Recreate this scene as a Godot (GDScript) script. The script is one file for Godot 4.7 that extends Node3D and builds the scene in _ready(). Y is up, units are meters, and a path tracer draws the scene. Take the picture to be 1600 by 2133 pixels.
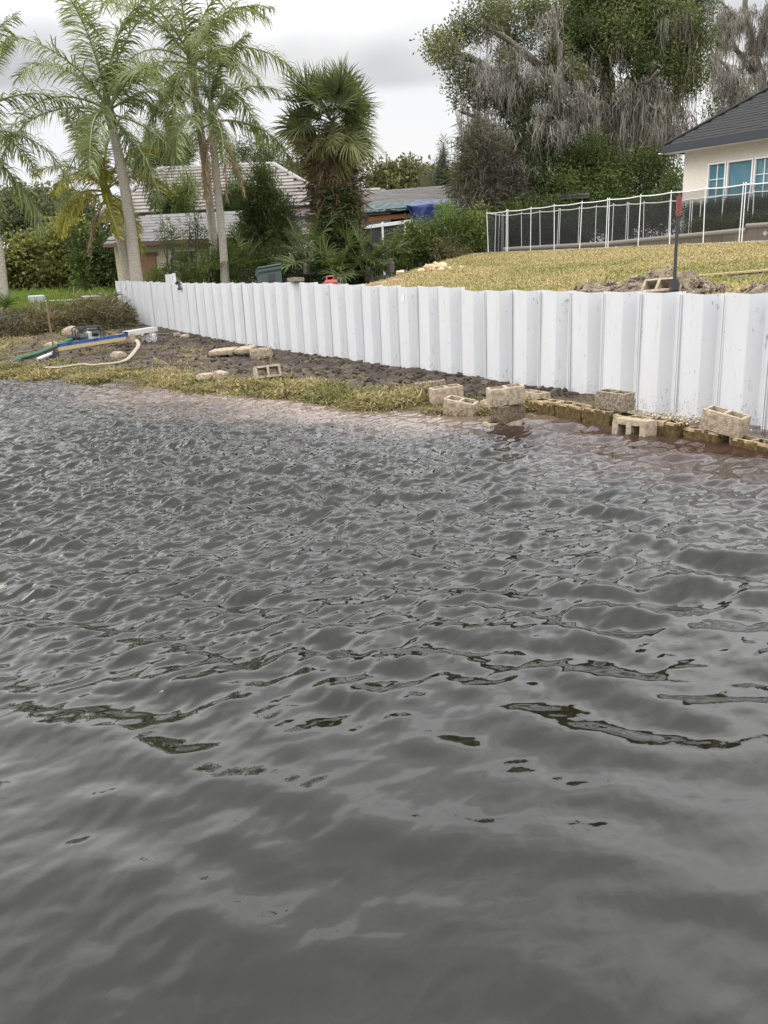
extends Node3D
# A lake shore under an overcast sky: new white sheet pile wall, muddy bank with spare concrete blocks,
# palms, a mossy oak and houses behind. x right, y up, -z away from the camera; water surface at y = 0.
# Wall coordinates: s runs along the wall away from the camera, t runs inland across it.

const WO := Vector3(3.798, 0.0, -8.203)
const WU := Vector3(-0.54097, 0.0, -0.84104)
const WN := Vector3(0.84104, 0.0, -0.54097)
var M := {}
var used := {}
var rng := RandomNumberGenerator.new()
var nz := FastNoiseLite.new()
var nz2 := FastNoiseLite.new()

# ---------------------------------------------------------------- mesh builder
class B:
	var v := PackedVector3Array()
	var n := PackedVector3Array()
	var c := PackedColorArray()
	var uv := PackedVector2Array()
	var ix := PackedInt32Array()
	var col := Color.WHITE
	func vert(p: Vector3, nn: Vector3, t := Vector2.ZERO) -> int:
		v.append(p); n.append(nn); c.append(col); uv.append(t)
		return v.size() - 1
	func quad(a: Vector3, b: Vector3, d: Vector3, e: Vector3, hint := Vector3.ZERO, t0 := Vector2.ZERO, t1 := Vector2.ONE) -> void:
		var nn := (e - a).cross(b - a)
		if nn.length_squared() < 1e-14:
			nn = (e - b).cross(d - b) * -1.0
		nn = nn.normalized()
		if hint != Vector3.ZERO and nn.dot(hint) < 0.0:
			var x := b; b = e; e = x
			nn = -nn
		var k := v.size()
		vert(a, nn, t0); vert(b, nn, Vector2(t1.x, t0.y)); vert(d, nn, t1); vert(e, nn, Vector2(t0.x, t1.y))
		ix.append_array([k, k + 1, k + 2, k, k + 2, k + 3])
	func tri(a: Vector3, b: Vector3, d: Vector3, hint := Vector3.ZERO) -> void:
		var nn := (d - a).cross(b - a).normalized()
		if hint != Vector3.ZERO and nn.dot(hint) < 0.0:
			var x := b; b = d; d = x
			nn = -nn
		var k := v.size()
		vert(a, nn); vert(b, nn, Vector2(1, 0)); vert(d, nn, Vector2(1, 1))
		ix.append_array([k, k + 1, k + 2])
	# box with small chamfers on its edges
	func box(o: Vector3, size: Vector3, bs := Basis.IDENTITY, ch := 0.0) -> void:
		var h := size * 0.5
		ch = minf(ch, minf(h.x, minf(h.y, h.z)) * 0.8)
		for ax in 3:
			var a1 := (ax + 1) % 3
			var a2 := (ax + 2) % 3
			for sg in [-1.0, 1.0]:
				var p := []
				for q in [[-1, -1], [1, -1], [1, 1], [-1, 1]]:
					var w := Vector3.ZERO
					w[ax] = sg * h[ax]
					w[a1] = q[0] * (h[a1] - ch)
					w[a2] = q[1] * (h[a2] - ch)
					p.append(o + bs * w)
				var hn := Vector3.ZERO
				hn[ax] = sg
				quad(p[0], p[1], p[2], p[3], bs * hn)
		if ch <= 0.0:
			return
		for ax in 3:
			var a1 := (ax + 1) % 3
			var a2 := (ax + 2) % 3
			for s1 in [-1.0, 1.0]:
				for s2 in [-1.0, 1.0]:
					var p := []
					for q in [[-1, 0], [1, 0], [1, 1], [-1, 1]]:
						var w := Vector3.ZERO
						w[ax] = q[0] * (h[ax] - ch)
						w[a1] = s1 * (h[a1] - (ch if q[1] == 1 else 0.0))
						w[a2] = s2 * (h[a2] - (0.0 if q[1] == 1 else ch))
						p.append(o + bs * w)
					var hn := Vector3.ZERO
					hn[a1] = s1
					hn[a2] = s2
					quad(p[0], p[1], p[2], p[3], bs * hn)
		for s0 in [-1.0, 1.0]:
			for s1 in [-1.0, 1.0]:
				for s2 in [-1.0, 1.0]:
					var p := []
					for ax in 3:
						var w := Vector3(s0 * (h.x - ch), s1 * (h.y - ch), s2 * (h.z - ch))
						w[ax] = [s0, s1, s2][ax] * h[ax]
						p.append(o + bs * w)
					tri(p[0], p[1], p[2], bs * Vector3(s0, s1, s2))
	func tube(path: Array, radii: Array, sides := 8, cap := true, squash := 1.0) -> void:
		var m := path.size()
		var side := Vector3.ZERO
		var first := v.size()
		var run := 0.0
		for k in m:
			var d: Vector3 = (path[mini(k + 1, m - 1)] - path[maxi(k - 1, 0)]).normalized()
			if side == Vector3.ZERO:
				side = d.cross(Vector3.UP)
				if side.length() < 0.05:
					side = d.cross(Vector3.RIGHT)
			side = (side - d * side.dot(d)).normalized()
			var up := side.cross(d).normalized()
			var r: float = radii[mini(k, radii.size() - 1)]
			if k > 0:
				run += (path[k] - path[k - 1]).length()
			for j in sides + 1:
				var a := TAU * j / sides
				var e := side * cos(a) + up * sin(a) * squash
				vert(path[k] + e * r, (side * cos(a) + up * sin(a) / maxf(squash, 0.2)).normalized(), Vector2(float(j) / sides, run))
		for k in m - 1:
			for j in sides:
				var a := first + k * (sides + 1) + j
				var b := a + sides + 1
				ix.append_array([a, a + 1, b, a + 1, b + 1, b])
		if cap:
			for e in [0, m - 1]:
				var nn: Vector3 = (path[0] - path[1]).normalized() if e == 0 else (path[m - 1] - path[m - 2]).normalized()
				var k0 := vert(path[e], nn)
				var ring := []
				for j in sides:
					ring.append(vert(v[first + e * (sides + 1) + j], nn))
				for j in sides:
					var x: int = ring[j]
					var y: int = ring[(j + 1) % sides]
					ix.append_array([k0, y, x] if e == 0 else [k0, x, y])
	# profile of (radius, height) turned round the y axis at o
	func lathe(o: Vector3, prof: Array, sides := 16, bs := Basis.IDENTITY) -> void:
		for k in prof.size() - 1:
			var p: Vector2 = prof[k]
			var q: Vector2 = prof[k + 1]
			var sl := Vector2(q.y - p.y, p.x - q.x).normalized()
			var f := v.size()
			for j in sides + 1:
				var a := TAU * j / sides
				var d := Vector3(cos(a), 0, sin(a))
				var nn := bs * (d * sl.x + Vector3.UP * sl.y)
				vert(o + bs * (d * p.x + Vector3.UP * p.y), nn, Vector2(float(j) / sides, p.y))
				vert(o + bs * (d * q.x + Vector3.UP * q.y), nn, Vector2(float(j) / sides, q.y))
			for j in sides:
				var a := f + j * 2
				ix.append_array([a, a + 2, a + 1, a + 1, a + 2, a + 3])
	# smooth grid of rows x cols points
	func grid(pts: PackedVector3Array, cols: int, cl := PackedColorArray(), hint := Vector3.UP) -> void:
		var rows := pts.size() / cols
		var f := v.size()
		for r in rows:
			for k in cols:
				var a := pts[r * cols + mini(k + 1, cols - 1)] - pts[r * cols + maxi(k - 1, 0)]
				var b := pts[mini(r + 1, rows - 1) * cols + k] - pts[maxi(r - 1, 0) * cols + k]
				var nn := a.cross(b).normalized()
				if nn.dot(hint) < 0.0:
					nn = -nn
				v.append(pts[r * cols + k]); n.append(nn); uv.append(Vector2(float(k) / (cols - 1), float(r) / (rows - 1)))
				c.append(cl[r * cols + k] if cl.size() else col)
		var o := (pts[1] - pts[0]).cross(pts[cols] - pts[0]).dot(hint) > 0.0
		for r in rows - 1:
			for k in cols - 1:
				var a := f + r * cols + k
				if o:
					ix.append_array([a, a + cols, a + 1, a + 1, a + cols, a + cols + 1])
				else:
					ix.append_array([a, a + 1, a + cols, a + 1, a + cols + 1, a + cols])
	func mesh(mat: Material = null) -> ArrayMesh:
		var ar := []
		ar.resize(Mesh.ARRAY_MAX)
		ar[Mesh.ARRAY_VERTEX] = v
		ar[Mesh.ARRAY_NORMAL] = n
		ar[Mesh.ARRAY_COLOR] = c
		ar[Mesh.ARRAY_TEX_UV] = uv
		ar[Mesh.ARRAY_INDEX] = ix
		var m := ArrayMesh.new()
		m.add_surface_from_arrays(Mesh.PRIMITIVE_TRIANGLES, ar)
		if mat:
			m.surface_set_material(0, mat)
		return m

# ---------------------------------------------------------------- scene helpers
func numbered(called: String) -> String:
	var k: int = used.get(called, 0)
	used[called] = k + 1
	return called if k == 0 else "%s_%03d" % [called, k]

func meta(o: Node, label: String, category: String, group := "") -> void:
	o.set_meta("label", label)
	if category:
		o.set_meta("category", category)
	if group:
		o.set_meta("group", group)

func thing(called: String, label: String, category: String, where := Vector3.ZERO, turn := 0.0, group := "") -> Node3D:
	var o := Node3D.new()
	o.name = numbered(called)
	add_child(o)
	o.position = where
	o.rotation.y = turn
	o.set_meta("kind", "thing")
	meta(o, label, category, group)
	return o

func part(called: String, m: Mesh, parent: Node, tr := Transform3D.IDENTITY, mat: Material = null) -> MeshInstance3D:
	var o := MeshInstance3D.new()
	o.name = called
	o.mesh = m
	o.transform = tr
	if mat:
		o.material_override = mat
	parent.add_child(o, true)
	return o

func solo(called: String, m: Mesh, label: String, category: String, where := Vector3.ZERO, bs := Basis.IDENTITY, group := "") -> MeshInstance3D:
	var o := MeshInstance3D.new()
	o.name = numbered(called)
	o.mesh = m
	add_child(o)
	o.transform = Transform3D(bs, where)
	o.set_meta("kind", "thing")
	meta(o, label, category, group)
	return o

func structure(called: String, m: Mesh) -> MeshInstance3D:
	var o := MeshInstance3D.new()
	o.name = called
	o.mesh = m
	o.set_meta("kind", "structure")
	add_child(o)
	return o

func copies(called: String, m: Mesh, trs: Array, cols: Array, parent: Node, stuff := true) -> MultiMeshInstance3D:
	var mm := MultiMesh.new()
	mm.transform_format = MultiMesh.TRANSFORM_3D
	mm.use_colors = true
	mm.mesh = m
	mm.instance_count = trs.size()
	for k in trs.size():
		mm.set_instance_transform(k, trs[k])
		mm.set_instance_color(k, cols[k])
	var o := MultiMeshInstance3D.new()
	o.name = called
	o.multimesh = mm
	if stuff:
		o.set_meta("kind", "stuff")
	parent.add_child(o, true)
	return o

func wp(s: float, t: float, y := 0.0) -> Vector3:
	return WO + WU * s + WN * t + Vector3(0, y, 0)

func st(x: float, z: float) -> Vector2:
	var q := Vector3(x, 0, z) - WO
	return Vector2(q.dot(WU), q.dot(WN))

func curve(x: float, pts: Array) -> float:
	if x <= pts[0][0]:
		return pts[0][1]
	for k in pts.size() - 1:
		if x < pts[k + 1][0]:
			return lerpf(pts[k][1], pts[k + 1][1], (x - pts[k][0]) / (pts[k + 1][0] - pts[k][0]))
	return pts[-1][1]

func jit(a: float) -> float:
	return rng.randf_range(-a, a)

# ---------------------------------------------------------------- materials
func lin(r: float, g: float, b: float, a := 1.0) -> Color:
	var k := Color(r, g, b).linear_to_srgb()
	k.a = a
	return k

func noise_tex(freq: float, lo: Color, hi: Color, size := 512, oct := 4, seed := 1, stops := []) -> NoiseTexture2D:
	var f := FastNoiseLite.new()
	f.noise_type = FastNoiseLite.TYPE_SIMPLEX_SMOOTH
	f.seed = seed
	f.frequency = freq
	f.fractal_octaves = oct
	var t := NoiseTexture2D.new()
	t.width = size
	t.height = size
	t.seamless = true
	t.noise = f
	var g := Gradient.new()
	g.set_color(0, lo)
	g.set_color(1, hi)
	for s in stops:
		g.add_point(s[0], s[1])
	t.color_ramp = g
	return t

func mat(called: String, c: Color, rough := 0.8, tex: Texture2D = null, scale := 1.0, bump: Texture2D = null, bump_cm := 0.0, vcol := false) -> StandardMaterial3D:
	var m := StandardMaterial3D.new()
	m.resource_name = called
	m.albedo_color = c
	m.roughness = rough
	m.vertex_color_use_as_albedo = vcol
	if tex:
		m.albedo_texture = tex
	if bump:
		m.heightmap_enabled = true
		m.heightmap_texture = bump
		m.heightmap_scale = bump_cm
	if tex or bump:
		m.uv1_triplanar = true
		m.uv1_scale = Vector3.ONE * scale
	M[called] = m
	return m

func g8(a: float) -> Color:
	return Color(a, a, a)

# sheets of white vinyl with scuffs, smears and soil on them
func vinyl_tex(seed: int) -> ImageTexture:
	var w := 128
	var h := 320
	var im := Image.create(w, h, false, Image.FORMAT_RGB8)
	var a := FastNoiseLite.new()
	a.seed = seed
	a.frequency = 0.02
	var b := FastNoiseLite.new()
	b.seed = seed + 50
	b.frequency = 0.05
	for y in h:
		for x in w:
			var k := 0.955 + 0.02 * a.get_noise_2d(x * 0.8, y * 0.25) + 0.008 * b.get_noise_2d(x * 1.3, y * 0.8)
			var c := Color(k, k * 1.003, k * 1.008)
			# pale mud smears and scratches that run down the sheet
			var sm := a.get_noise_2d(x * 1.6 + 500.0, y * 0.16) + 0.5 * b.get_noise_2d(x * 1.5, y * 0.8)
			if sm > 0.42:
				c = c.lerp(Color(0.78, 0.74, 0.68), clampf((sm - 0.42) * 1.2, 0.0, 0.24))
			var sp := b.get_noise_2d(x * 2.2 + 900.0, y * 1.3) + 0.6 * a.get_noise_2d(x + 77.0, y * 0.6)
			if sp > 0.66:
				c = c.lerp(Color(0.5, 0.45, 0.38), clampf((sp - 0.66) * 3.0, 0.0, 0.6))
			# soil caught along the interlock
			if x > 100 and x < 118:
				var e := b.get_noise_2d(x * 2.0 + 300.0, y * 0.55) + 0.8 * a.get_noise_2d(200.0, y * 0.7)
				if e > 0.45:
					c = c.lerp(Color(0.46, 0.4, 0.33), clampf((e - 0.45) * 2.0, 0.0, 0.6))
			# specks of mud thrown up along the foot
			var foot := smoothstep(0.56, 0.7, float(y) / h)
			if foot > 0.0:
				var spl := b.get_noise_2d(x * 5.0 + 40.0, y * 5.0) + 0.4 * a.get_noise_2d(x * 2.0, y * 2.0)
				if spl > 0.62 - 0.3 * foot:
					c = c.lerp(Color(0.47, 0.42, 0.36), 0.55)
			im.set_pixel(x, y, c)
	return ImageTexture.create_from_image(im)

func make_materials() -> void:
	var grain := noise_tex(0.03, g8(0.55), g8(1.0), 512, 5, 3)
	var fine := noise_tex(0.08, g8(0.6), g8(1.0), 512, 4, 4)
	var rough_h := noise_tex(0.05, g8(0.0), g8(1.0), 512, 5, 9)
	var soil_h := noise_tex(0.03, g8(0.0), g8(1.0), 512, 6, 10)
	M.grain = grain
	M.soft = noise_tex(0.02, g8(0.9), g8(1.0), 512, 4, 44)
	M.fine = fine
	M.rough_h = rough_h
	var gr := mat("ground_cover", Color.WHITE, 0.95, grain, 0.7, soil_h, 5.0, true)
	gr.uv1_world_triplanar = true
	for k in 5:
		var m := StandardMaterial3D.new()
		m.resource_name = "vinyl"
		m.albedo_color = lin(0.65, 0.654, 0.66)
		m.albedo_texture = vinyl_tex(11 + k * 7)
		m.roughness = 0.38
		M["vinyl%d" % k] = m
	mat("vinyl_plain", lin(0.6, 0.602, 0.608), 0.4)
	# concrete of the blocks
	var tan_t := noise_tex(0.02, Color(0.46, 0.405, 0.34), Color(0.69, 0.635, 0.56), 512, 6, 21, [[0.4, Color(0.58, 0.52, 0.445)], [0.55, Color(0.62, 0.565, 0.485)]])
	var grey_t := noise_tex(0.025, Color(0.34, 0.31, 0.265), Color(0.66, 0.615, 0.54), 512, 6, 22, [[0.45, Color(0.49, 0.445, 0.38)], [0.6, Color(0.55, 0.505, 0.43)]])
	var alga_t := noise_tex(0.02, Color(0.16, 0.15, 0.07), Color(0.72, 0.64, 0.42), 512, 6, 23, [[0.42, Color(0.27, 0.24, 0.11)], [0.52, Color(0.46, 0.40, 0.20)], [0.6, Color(0.60, 0.52, 0.31)]])
	mat("block_tan", Color.WHITE, 0.95, tan_t, 1.6, rough_h, 0.5, true)
	mat("block_grey", Color.WHITE, 0.95, grey_t, 1.8, rough_h, 1.2, true)
	mat("block_alga", Color.WHITE, 0.8, alga_t, 2.0, rough_h, 1.5, true)
	mat("soil", Color.WHITE, 0.95, grain, 1.5, soil_h, 4.0, true)
	mat("rock", Color.WHITE, 0.9, fine, 2.0, rough_h, 1.5, true)
	# plants
	var lf := mat("leaf", Color.WHITE, 0.55, null, 1.0, null, 0.0, true)
	lf.roughness = 0.8
	lf.metallic_specular = 0.3
	lf.backlight_enabled = true
	lf.backlight = lin(0.45, 0.5, 0.2)
	var pf := mat("palm_leaf", Color.WHITE, 0.5, null, 1.0, null, 0.0, true)
	pf.roughness = 0.7
	pf.metallic_specular = 0.35
	pf.backlight_enabled = true
	pf.backlight = lin(0.45, 0.5, 0.2)
	mat("dry", Color.WHITE, 0.95, null, 1.0, null, 0.0, true)
	mat("moss", Color.WHITE, 0.95, null, 1.0, null, 0.0, true)
	mat("bark", lin(0.30, 0.26, 0.21), 0.95, grain, 0.9, rough_h, 4.0)
	var pt := noise_tex(0.03, Color(0.50, 0.47, 0.42), Color(0.88, 0.85, 0.79), 512, 5, 31, [[0.45, Color(0.71, 0.68, 0.62)]])
	mat("palm_bark", Color.WHITE, 0.95, pt, 0.8, rough_h, 3.0)
	M.palm_bark.uv1_scale = Vector3(0.5, 2.6, 0.5)
	# plain things
	mat("white_metal", lin(0.75, 0.75, 0.74), 0.4)
	mat("black_plastic", lin(0.02, 0.02, 0.022), 0.5)
	mat("dark_metal", lin(0.06, 0.06, 0.065), 0.45, fine, 4.0)
	mat("rusty", lin(0.30, 0.19, 0.13), 0.9, fine, 5.0)
	mat("blue_paint", lin(0.03, 0.13, 0.42), 0.45, fine, 6.0)
	mat("timber", lin(0.66, 0.5, 0.26), 0.8, fine, 2.0)
	M.timber.uv1_scale = Vector3(1.0, 14.0, 14.0)
	mat("red_grip", lin(0.32, 0.075, 0.065), 0.65, fine, 6.0)
	mat("green_hose", lin(0.035, 0.15, 0.075), 0.5, fine, 5.0)
	mat("tan_hose", lin(0.50, 0.42, 0.32), 0.85, fine, 4.0)
	mat("white_pvc", lin(0.78, 0.77, 0.74), 0.4, fine, 3.0)

# ---------------------------------------------------------------- terrain
const SHORE := [[-60, 0.3], [1.55, 0.3], [2.05, -0.55], [2.6, -1.45], [3.6, -1.85], [6.2, -2.75], [8.7, -3.4], [12.0, -5.0], [20.0, -8.5], [60.0, -15.0]]

func shore_d(s: float, t: float) -> float:
	return t - curve(s, SHORE) + 0.22 * nz.get_noise_2d(s * 0.9, t * 0.9) + 0.1 * nz.get_noise_2d(s * 3.1, t * 3.1)

func mud_at(s: float, t: float, d: float) -> float:
	# 1 where the bank is bare trampled mud, 0 where grass still grows
	var k := 0.55 + 0.9 * nz.get_noise_2d(s * 1.1 + 40.0, t * 1.6) + 0.5 * nz.get_noise_2d(s * 3.5, t * 3.5 + 9.0)
	k += smoothstep(0.5, 1.4, d) * 0.35 - smoothstep(1.0, 0.2, d) * 0.75
	k += smoothstep(-1.9, -0.5, t) * 0.45
	k -= smoothstep(13.5, 16.5, s) * 0.4
	return clampf(k, 0.0, 1.0)

func lawn_edge(t: float) -> float:
	return 8.3 + 0.8 * minf(t, 11.0) + 7.0 * smoothstep(11.0, 15.0, t) + 0.25 * nz.get_noise_2d(t * 1.5, 3.0)

func gh_st(s: float, t: float) -> float:
	var p := wp(s, t)
	var y := 0.0
	var d := shore_d(s, t)
	var low: float
	if d < 0.0:
		low = maxf(-1.3, 0.28 * d)
	else:
		low = 0.09 * (1.0 - exp(-d / 0.35)) + 0.035 * nz2.get_noise_2d(s * 2.2, t * 2.2) * minf(d * 2.0, 1.0)
		low += 0.16 * smoothstep(11.0, 19.0, s) * clampf(d / 2.5, 0.0, 1.0)
		var m := mud_at(s, t, d)
		low += m * minf(d * 2.0, 1.0) * (0.05 * absf(nz2.get_noise_2d(s * 6.0, t * 6.0)) + 0.03 * nz2.get_noise_2d(s * 14.0, t * 14.0))
	# the neighbour's lawn beyond the brambles
	var e := (-p.z - 22.9) - 0.3 * (p.x + 9.0)
	var far := 0.72 + 0.28 * smoothstep(26.0, 46.0, -p.z) + 0.02 * nz.get_noise_2d(p.x, p.z)
	var left := smoothstep(-6.6, -7.8, p.x) if t < 0.13 else 1.0
	var up := smoothstep(-0.2, 1.3, e) * left
	if t >= 0.13 and s > -80.0:
		up = 1.0
	y = lerpf(low, far, up)
	if t >= 0.13:
		var edge := lawn_edge(t)
		var hill := smoothstep(edge + 2.6, edge, s)
		var lawn := 1.2 + 0.52 * smoothstep(0.0, 10.4, t) + 0.025 * nz.get_noise_2d(s * 1.3, t * 1.3)
		if t > 10.35:
			lawn = 1.72
		y = lerpf(far, lawn, hill)
	return y

func gh(x: float, z: float) -> float:
	var q := st(x, z)
	return gh_st(q.x, q.y)

func span(a: float, b: float, step: float) -> Array:
	var r := []
	var k := int(round((b - a) / step))
	for i in k:
		r.append(a + (b - a) * i / k)
	return r

func build_ground() -> void:
	var ss: Array = [-400.0, -150.0, -60.0, -30.0, -15.0] + span(-9.0, 1.5, 0.3) + span(1.5, 20.0, 0.075) + span(20.0, 32.0, 0.25) + span(32.0, 60.0, 1.5) + [60.0, 80.0, 120.0, 200.0, 400.0]
	var ts: Array = [-400.0, -150.0, -60.0, -30.0, -16.0, -11.0] + span(-9.0, -6.0, 0.3) + span(-6.0, 0.1, 0.065) + [0.118, 0.131] + span(0.2, 13.0, 0.2) + span(13.0, 40.0, 1.0) + [40.0, 60.0, 100.0, 200.0, 400.0]
	var pts := PackedVector3Array()
	var cl := PackedColorArray()
	for t: float in ts:
		for s: float in ss:
			var p := wp(s, t, gh_st(s, t))
			var c: Color
			var d := shore_d(s, t)
			var n1 := nz.get_noise_2d(p.x * 2.0, p.z * 2.0)
			var n2 := nz2.get_noise_2d(p.x * 5.0, p.z * 5.0)
			if t < 0.13 and p.z > -22.0 - 0.3 * (p.x + 9.0) * -1.0 or t < 0.13 and s < 19.0:
				var m := mud_at(s, t, d)
				var mud := Color(0.058, 0.042, 0.029).lerp(Color(0.185, 0.135, 0.09), clampf(0.35 + n2 * 0.9 + n1 * 0.4, 0.0, 1.0))
				var gras := Color(0.22, 0.17, 0.08).lerp(Color(0.15, 0.14, 0.05), clampf(0.5 + n1, 0.0, 1.0))
				c = gras.lerp(mud, m)
				if d < 0.0:
					c = Color(0.10, 0.07, 0.05)
			elif t > 10.35 and s < 17.0 and t < 22.0:
				c = Color(0.42, 0.39, 0.34)
			else:
				var edge := lawn_edge(t) + 0.9
				var dry := Color(0.37, 0.285, 0.155)
				var grn := Color(0.23, 0.205, 0.075)
				var k := clampf(0.35 + 1.1 * nz.get_noise_2d(p.x * 0.45, p.z * 0.45) + 0.5 * n1 - 0.12 - 0.25 * smoothstep(4.0, 9.0, t) + 0.3 * smoothstep(9.0, 3.0, s), 0.0, 1.0)
				c = dry.lerp(grn, k)
				var bare := clampf(nz.get_noise_2d(p.x * 0.9 + 60.0, p.z * 2.2) * 4.0 - 0.7, 0.0, 1.0)
				c = c.lerp(Color(0.17, 0.13, 0.09), bare * 0.85)
				if s > edge:
					c = Color(0.10, 0.15, 0.03).lerp(Color(0.17, 0.2, 0.05), clampf(0.5 + n1, 0.0, 1.0))
					if s < 40.0 and t > 0.0:
						c = c.lerp(Color(0.06, 0.05, 0.03), 0.7)
			pts.append(p)
			cl.append(c)
	var b := B.new()
	b.grid(pts, ss.size(), cl)
	structure("ground", b.mesh(M.ground_cover))

# ---------------------------------------------------------------- water
func wave_tile(size: int, length: float, waves: Array) -> PackedVector3Array:
	# waves: [i, j, amplitude, phase] with whole numbers i, j, so that the tile repeats without a seam.
	# Each entry holds (slope along x, height, slope along z).
	var r := PackedVector3Array()
	r.resize(size * size)
	for w in waves:
		var kx: float = TAU * w[0] / length
		var kz: float = TAU * w[1] / length
		var amp: float = w[2]
		var cx := PackedFloat32Array()
		var sx := PackedFloat32Array()
		for x in size:
			cx.append(cos(TAU * w[0] * x / size))
			sx.append(sin(TAU * w[0] * x / size))
		for y in size:
			var a: float = TAU * w[1] * y / size + w[3]
			var ca: float = cos(a) * amp
			var sa: float = sin(a) * amp
			var hc := Vector3(-kx * sa, ca, -kz * sa)
			var hs := Vector3(-kx * ca, -sa, -kz * ca)
			var o := y * size
			for x in size:
				r[o + x] += hc * cx[x] + hs * sx[x]
	return r

func waves_for(count: int, length: float, lo: float, hi: float, ang: float, spread: float, slope: float, power: float, seed: int) -> Array:
	var g := RandomNumberGenerator.new()
	g.seed = seed
	var r := []
	var sum := 0.0
	for k in count:
		var wl := lo * pow(hi / lo, g.randf())
		var a := ang + g.randfn(0.0, spread)
		var i := roundi(length / wl * cos(a))
		var j := roundi(length / wl * sin(a))
		if i == 0 and j == 0:
			j = 1
		var kk := TAU * Vector2(i, j).length() / length
		var amp := pow(wl / hi, power) / kk
		r.append([i, j, amp, g.randf() * TAU])
		sum += pow(amp * kk, 2.0) * 0.5
	for w in r:
		w[2] *= slope / sqrt(sum)
	return r

var T1: PackedVector3Array
var T2: PackedVector3Array
const TS := 256

func tile(t: PackedVector3Array, x: float, y: float) -> Vector3:
	x = (x - floorf(x)) * TS
	y = (y - floorf(y)) * TS
	var i := int(x)
	var j := int(y)
	var fx := x - i
	var fy := y - j
	i &= 255
	j &= 255
	var i2 := (i + 1) & 255
	var j2 := ((j + 1) & 255) * TS
	j *= TS
	return t[j + i].lerp(t[j + i2], fx).lerp(t[j2 + i].lerp(t[j2 + i2], fx), fy)

func build_water() -> void:
	# two wave trains that cross: a longer swell and a short wind chop
	T1 = wave_tile(TS, 4.1, waves_for(34, 4.1, 0.15, 0.75, 2.05, 0.38, 0.158, 0.2, 5))
	T2 = wave_tile(TS, 2.6, waves_for(44, 2.6, 0.06, 0.26, 1.02, 0.40, 0.32, 0.1, 8))
	var xs: Array = [-400.0, -150.0, -60.0, -30.0, -18.0] + span(-13.0, -3.2, 0.045) + span(-3.2, 4.2, 0.022) + span(4.2, 7.0, 0.05) + [7.0, 9.0, 14.0, 30.0, 90.0, 400.0]
	var zs: Array = [-60.0, -26.0] + span(-18.0, -7.0, 0.045) + span(-7.0, -0.6, 0.022) + span(-0.6, 3.0, 0.06) + [3.0, 5.0, 9.0, 20.0, 60.0, 150.0, 400.0]
	var b := B.new()
	var nx := xs.size()
	var cr := cos(0.6)
	var sr := sin(0.6)
	for z: float in zs:
		for x: float in xs:
			var h := 0.0
			var gx := 0.0
			var gz := 0.0
			var cc := Color(0.0088, 0.0082, 0.0068)
			if x > -13.1 and x < 7.1 and z > -18.1 and z < 3.1:
				var pt := 0.55 + 0.9 * nz.get_noise_2d(x * 0.35 + 11.0, z * 0.35)
				var left := smoothstep(1.5, -1.8, x + 0.12 * z)
				var away := smoothstep(-2.6, -5.5, z)
				var q := st(x, z)
				var d := shore_d(q.x, q.y)
				var calm := lerpf(0.35, 1.0, smoothstep(0.1, -2.0, d))
				var near := lerpf(0.36, 1.12, smoothstep(-1.7, -4.4, z))
				var m1 := (0.5 + 0.75 * clampf(pt, 0.0, 1.0)) * calm * near
				var m2 := (0.1 + 0.9 * left * away + 0.38 * away) * (0.5 + 0.8 * clampf(pt, 0.0, 1.0)) * calm
				var a := tile(T1, x / 4.1, z / 4.1)
				var e := tile(T2, x / 2.6, z / 2.6)
				var rx := (x * cr - z * sr) * 1.37
				var rz := (x * sr + z * cr) * 1.37
				var f := tile(T1, rx / 4.1 + 0.31, rz / 4.1 + 0.77)
				var m3 := m1 * 0.45
				var e2 := tile(T2, rx / 2.6 + 0.13, rz / 2.6 + 0.57)
				var m4 := m2 * 0.6
				h = a.y * m1 + e.y * m2 + f.y * m3 / 1.37 + e2.y * m4 / 1.37
				gx = a.x * m1 + e.x * m2 + (f.x * cr + f.z * sr) * m3 + (e2.x * cr + e2.z * sr) * m4
				gz = a.z * m1 + e.z * m2 + (-f.x * sr + f.z * cr) * m3 + (-e2.x * sr + e2.z * cr) * m4
				# silt stirred up off the bank drifts out in a ragged plume
				var sl := smoothstep(-2.3, 0.1, d + 0.8 * nz.get_noise_2d(x * 0.8, z * 0.8) + 0.35 * nz.get_noise_2d(x * 2.6, z * 2.6)) * smoothstep(-0.5, 1.2, q.x) * smoothstep(11.0, 6.0, q.x)
				cc = cc.lerp(Color(0.17, 0.125, 0.10), sl)
				if q.x < 2.5:
					var tn := smoothstep(-3.0, -0.5, q.y + 0.8 * nz.get_noise_2d(x * 0.9 + 5.0, z * 0.9))
					cc = cc.lerp(Color(0.05, 0.028, 0.02), tn * (1.0 - sl))
			b.v.append(Vector3(x, h, z))
			b.n.append(Vector3(-gx, 1.0, -gz).normalized())
			b.c.append(cc)
			b.uv.append(Vector2(x, z))
	for r in zs.size() - 1:
		for k in nx - 1:
			var a := r * nx + k
			b.ix.append_array([a, a + 1, a + nx, a + 1, a + nx + 1, a + nx])
	var m := StandardMaterial3D.new()
	m.resource_name = "lake_water"
	m.vertex_color_use_as_albedo = true
	m.roughness = 0.03
	m.metallic_specular = 0.43
	m.heightmap_enabled = true
	m.heightmap_texture = noise_tex(0.03, g8(0.0), g8(1.0), 512, 3, 71)
	m.heightmap_scale = 0.05
	m.uv1_scale = Vector3(0.9, 0.7, 1.0)
	structure("water", b.mesh(m))

# ---------------------------------------------------------------- the sheet pile wall
const PITCH := 0.53

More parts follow.
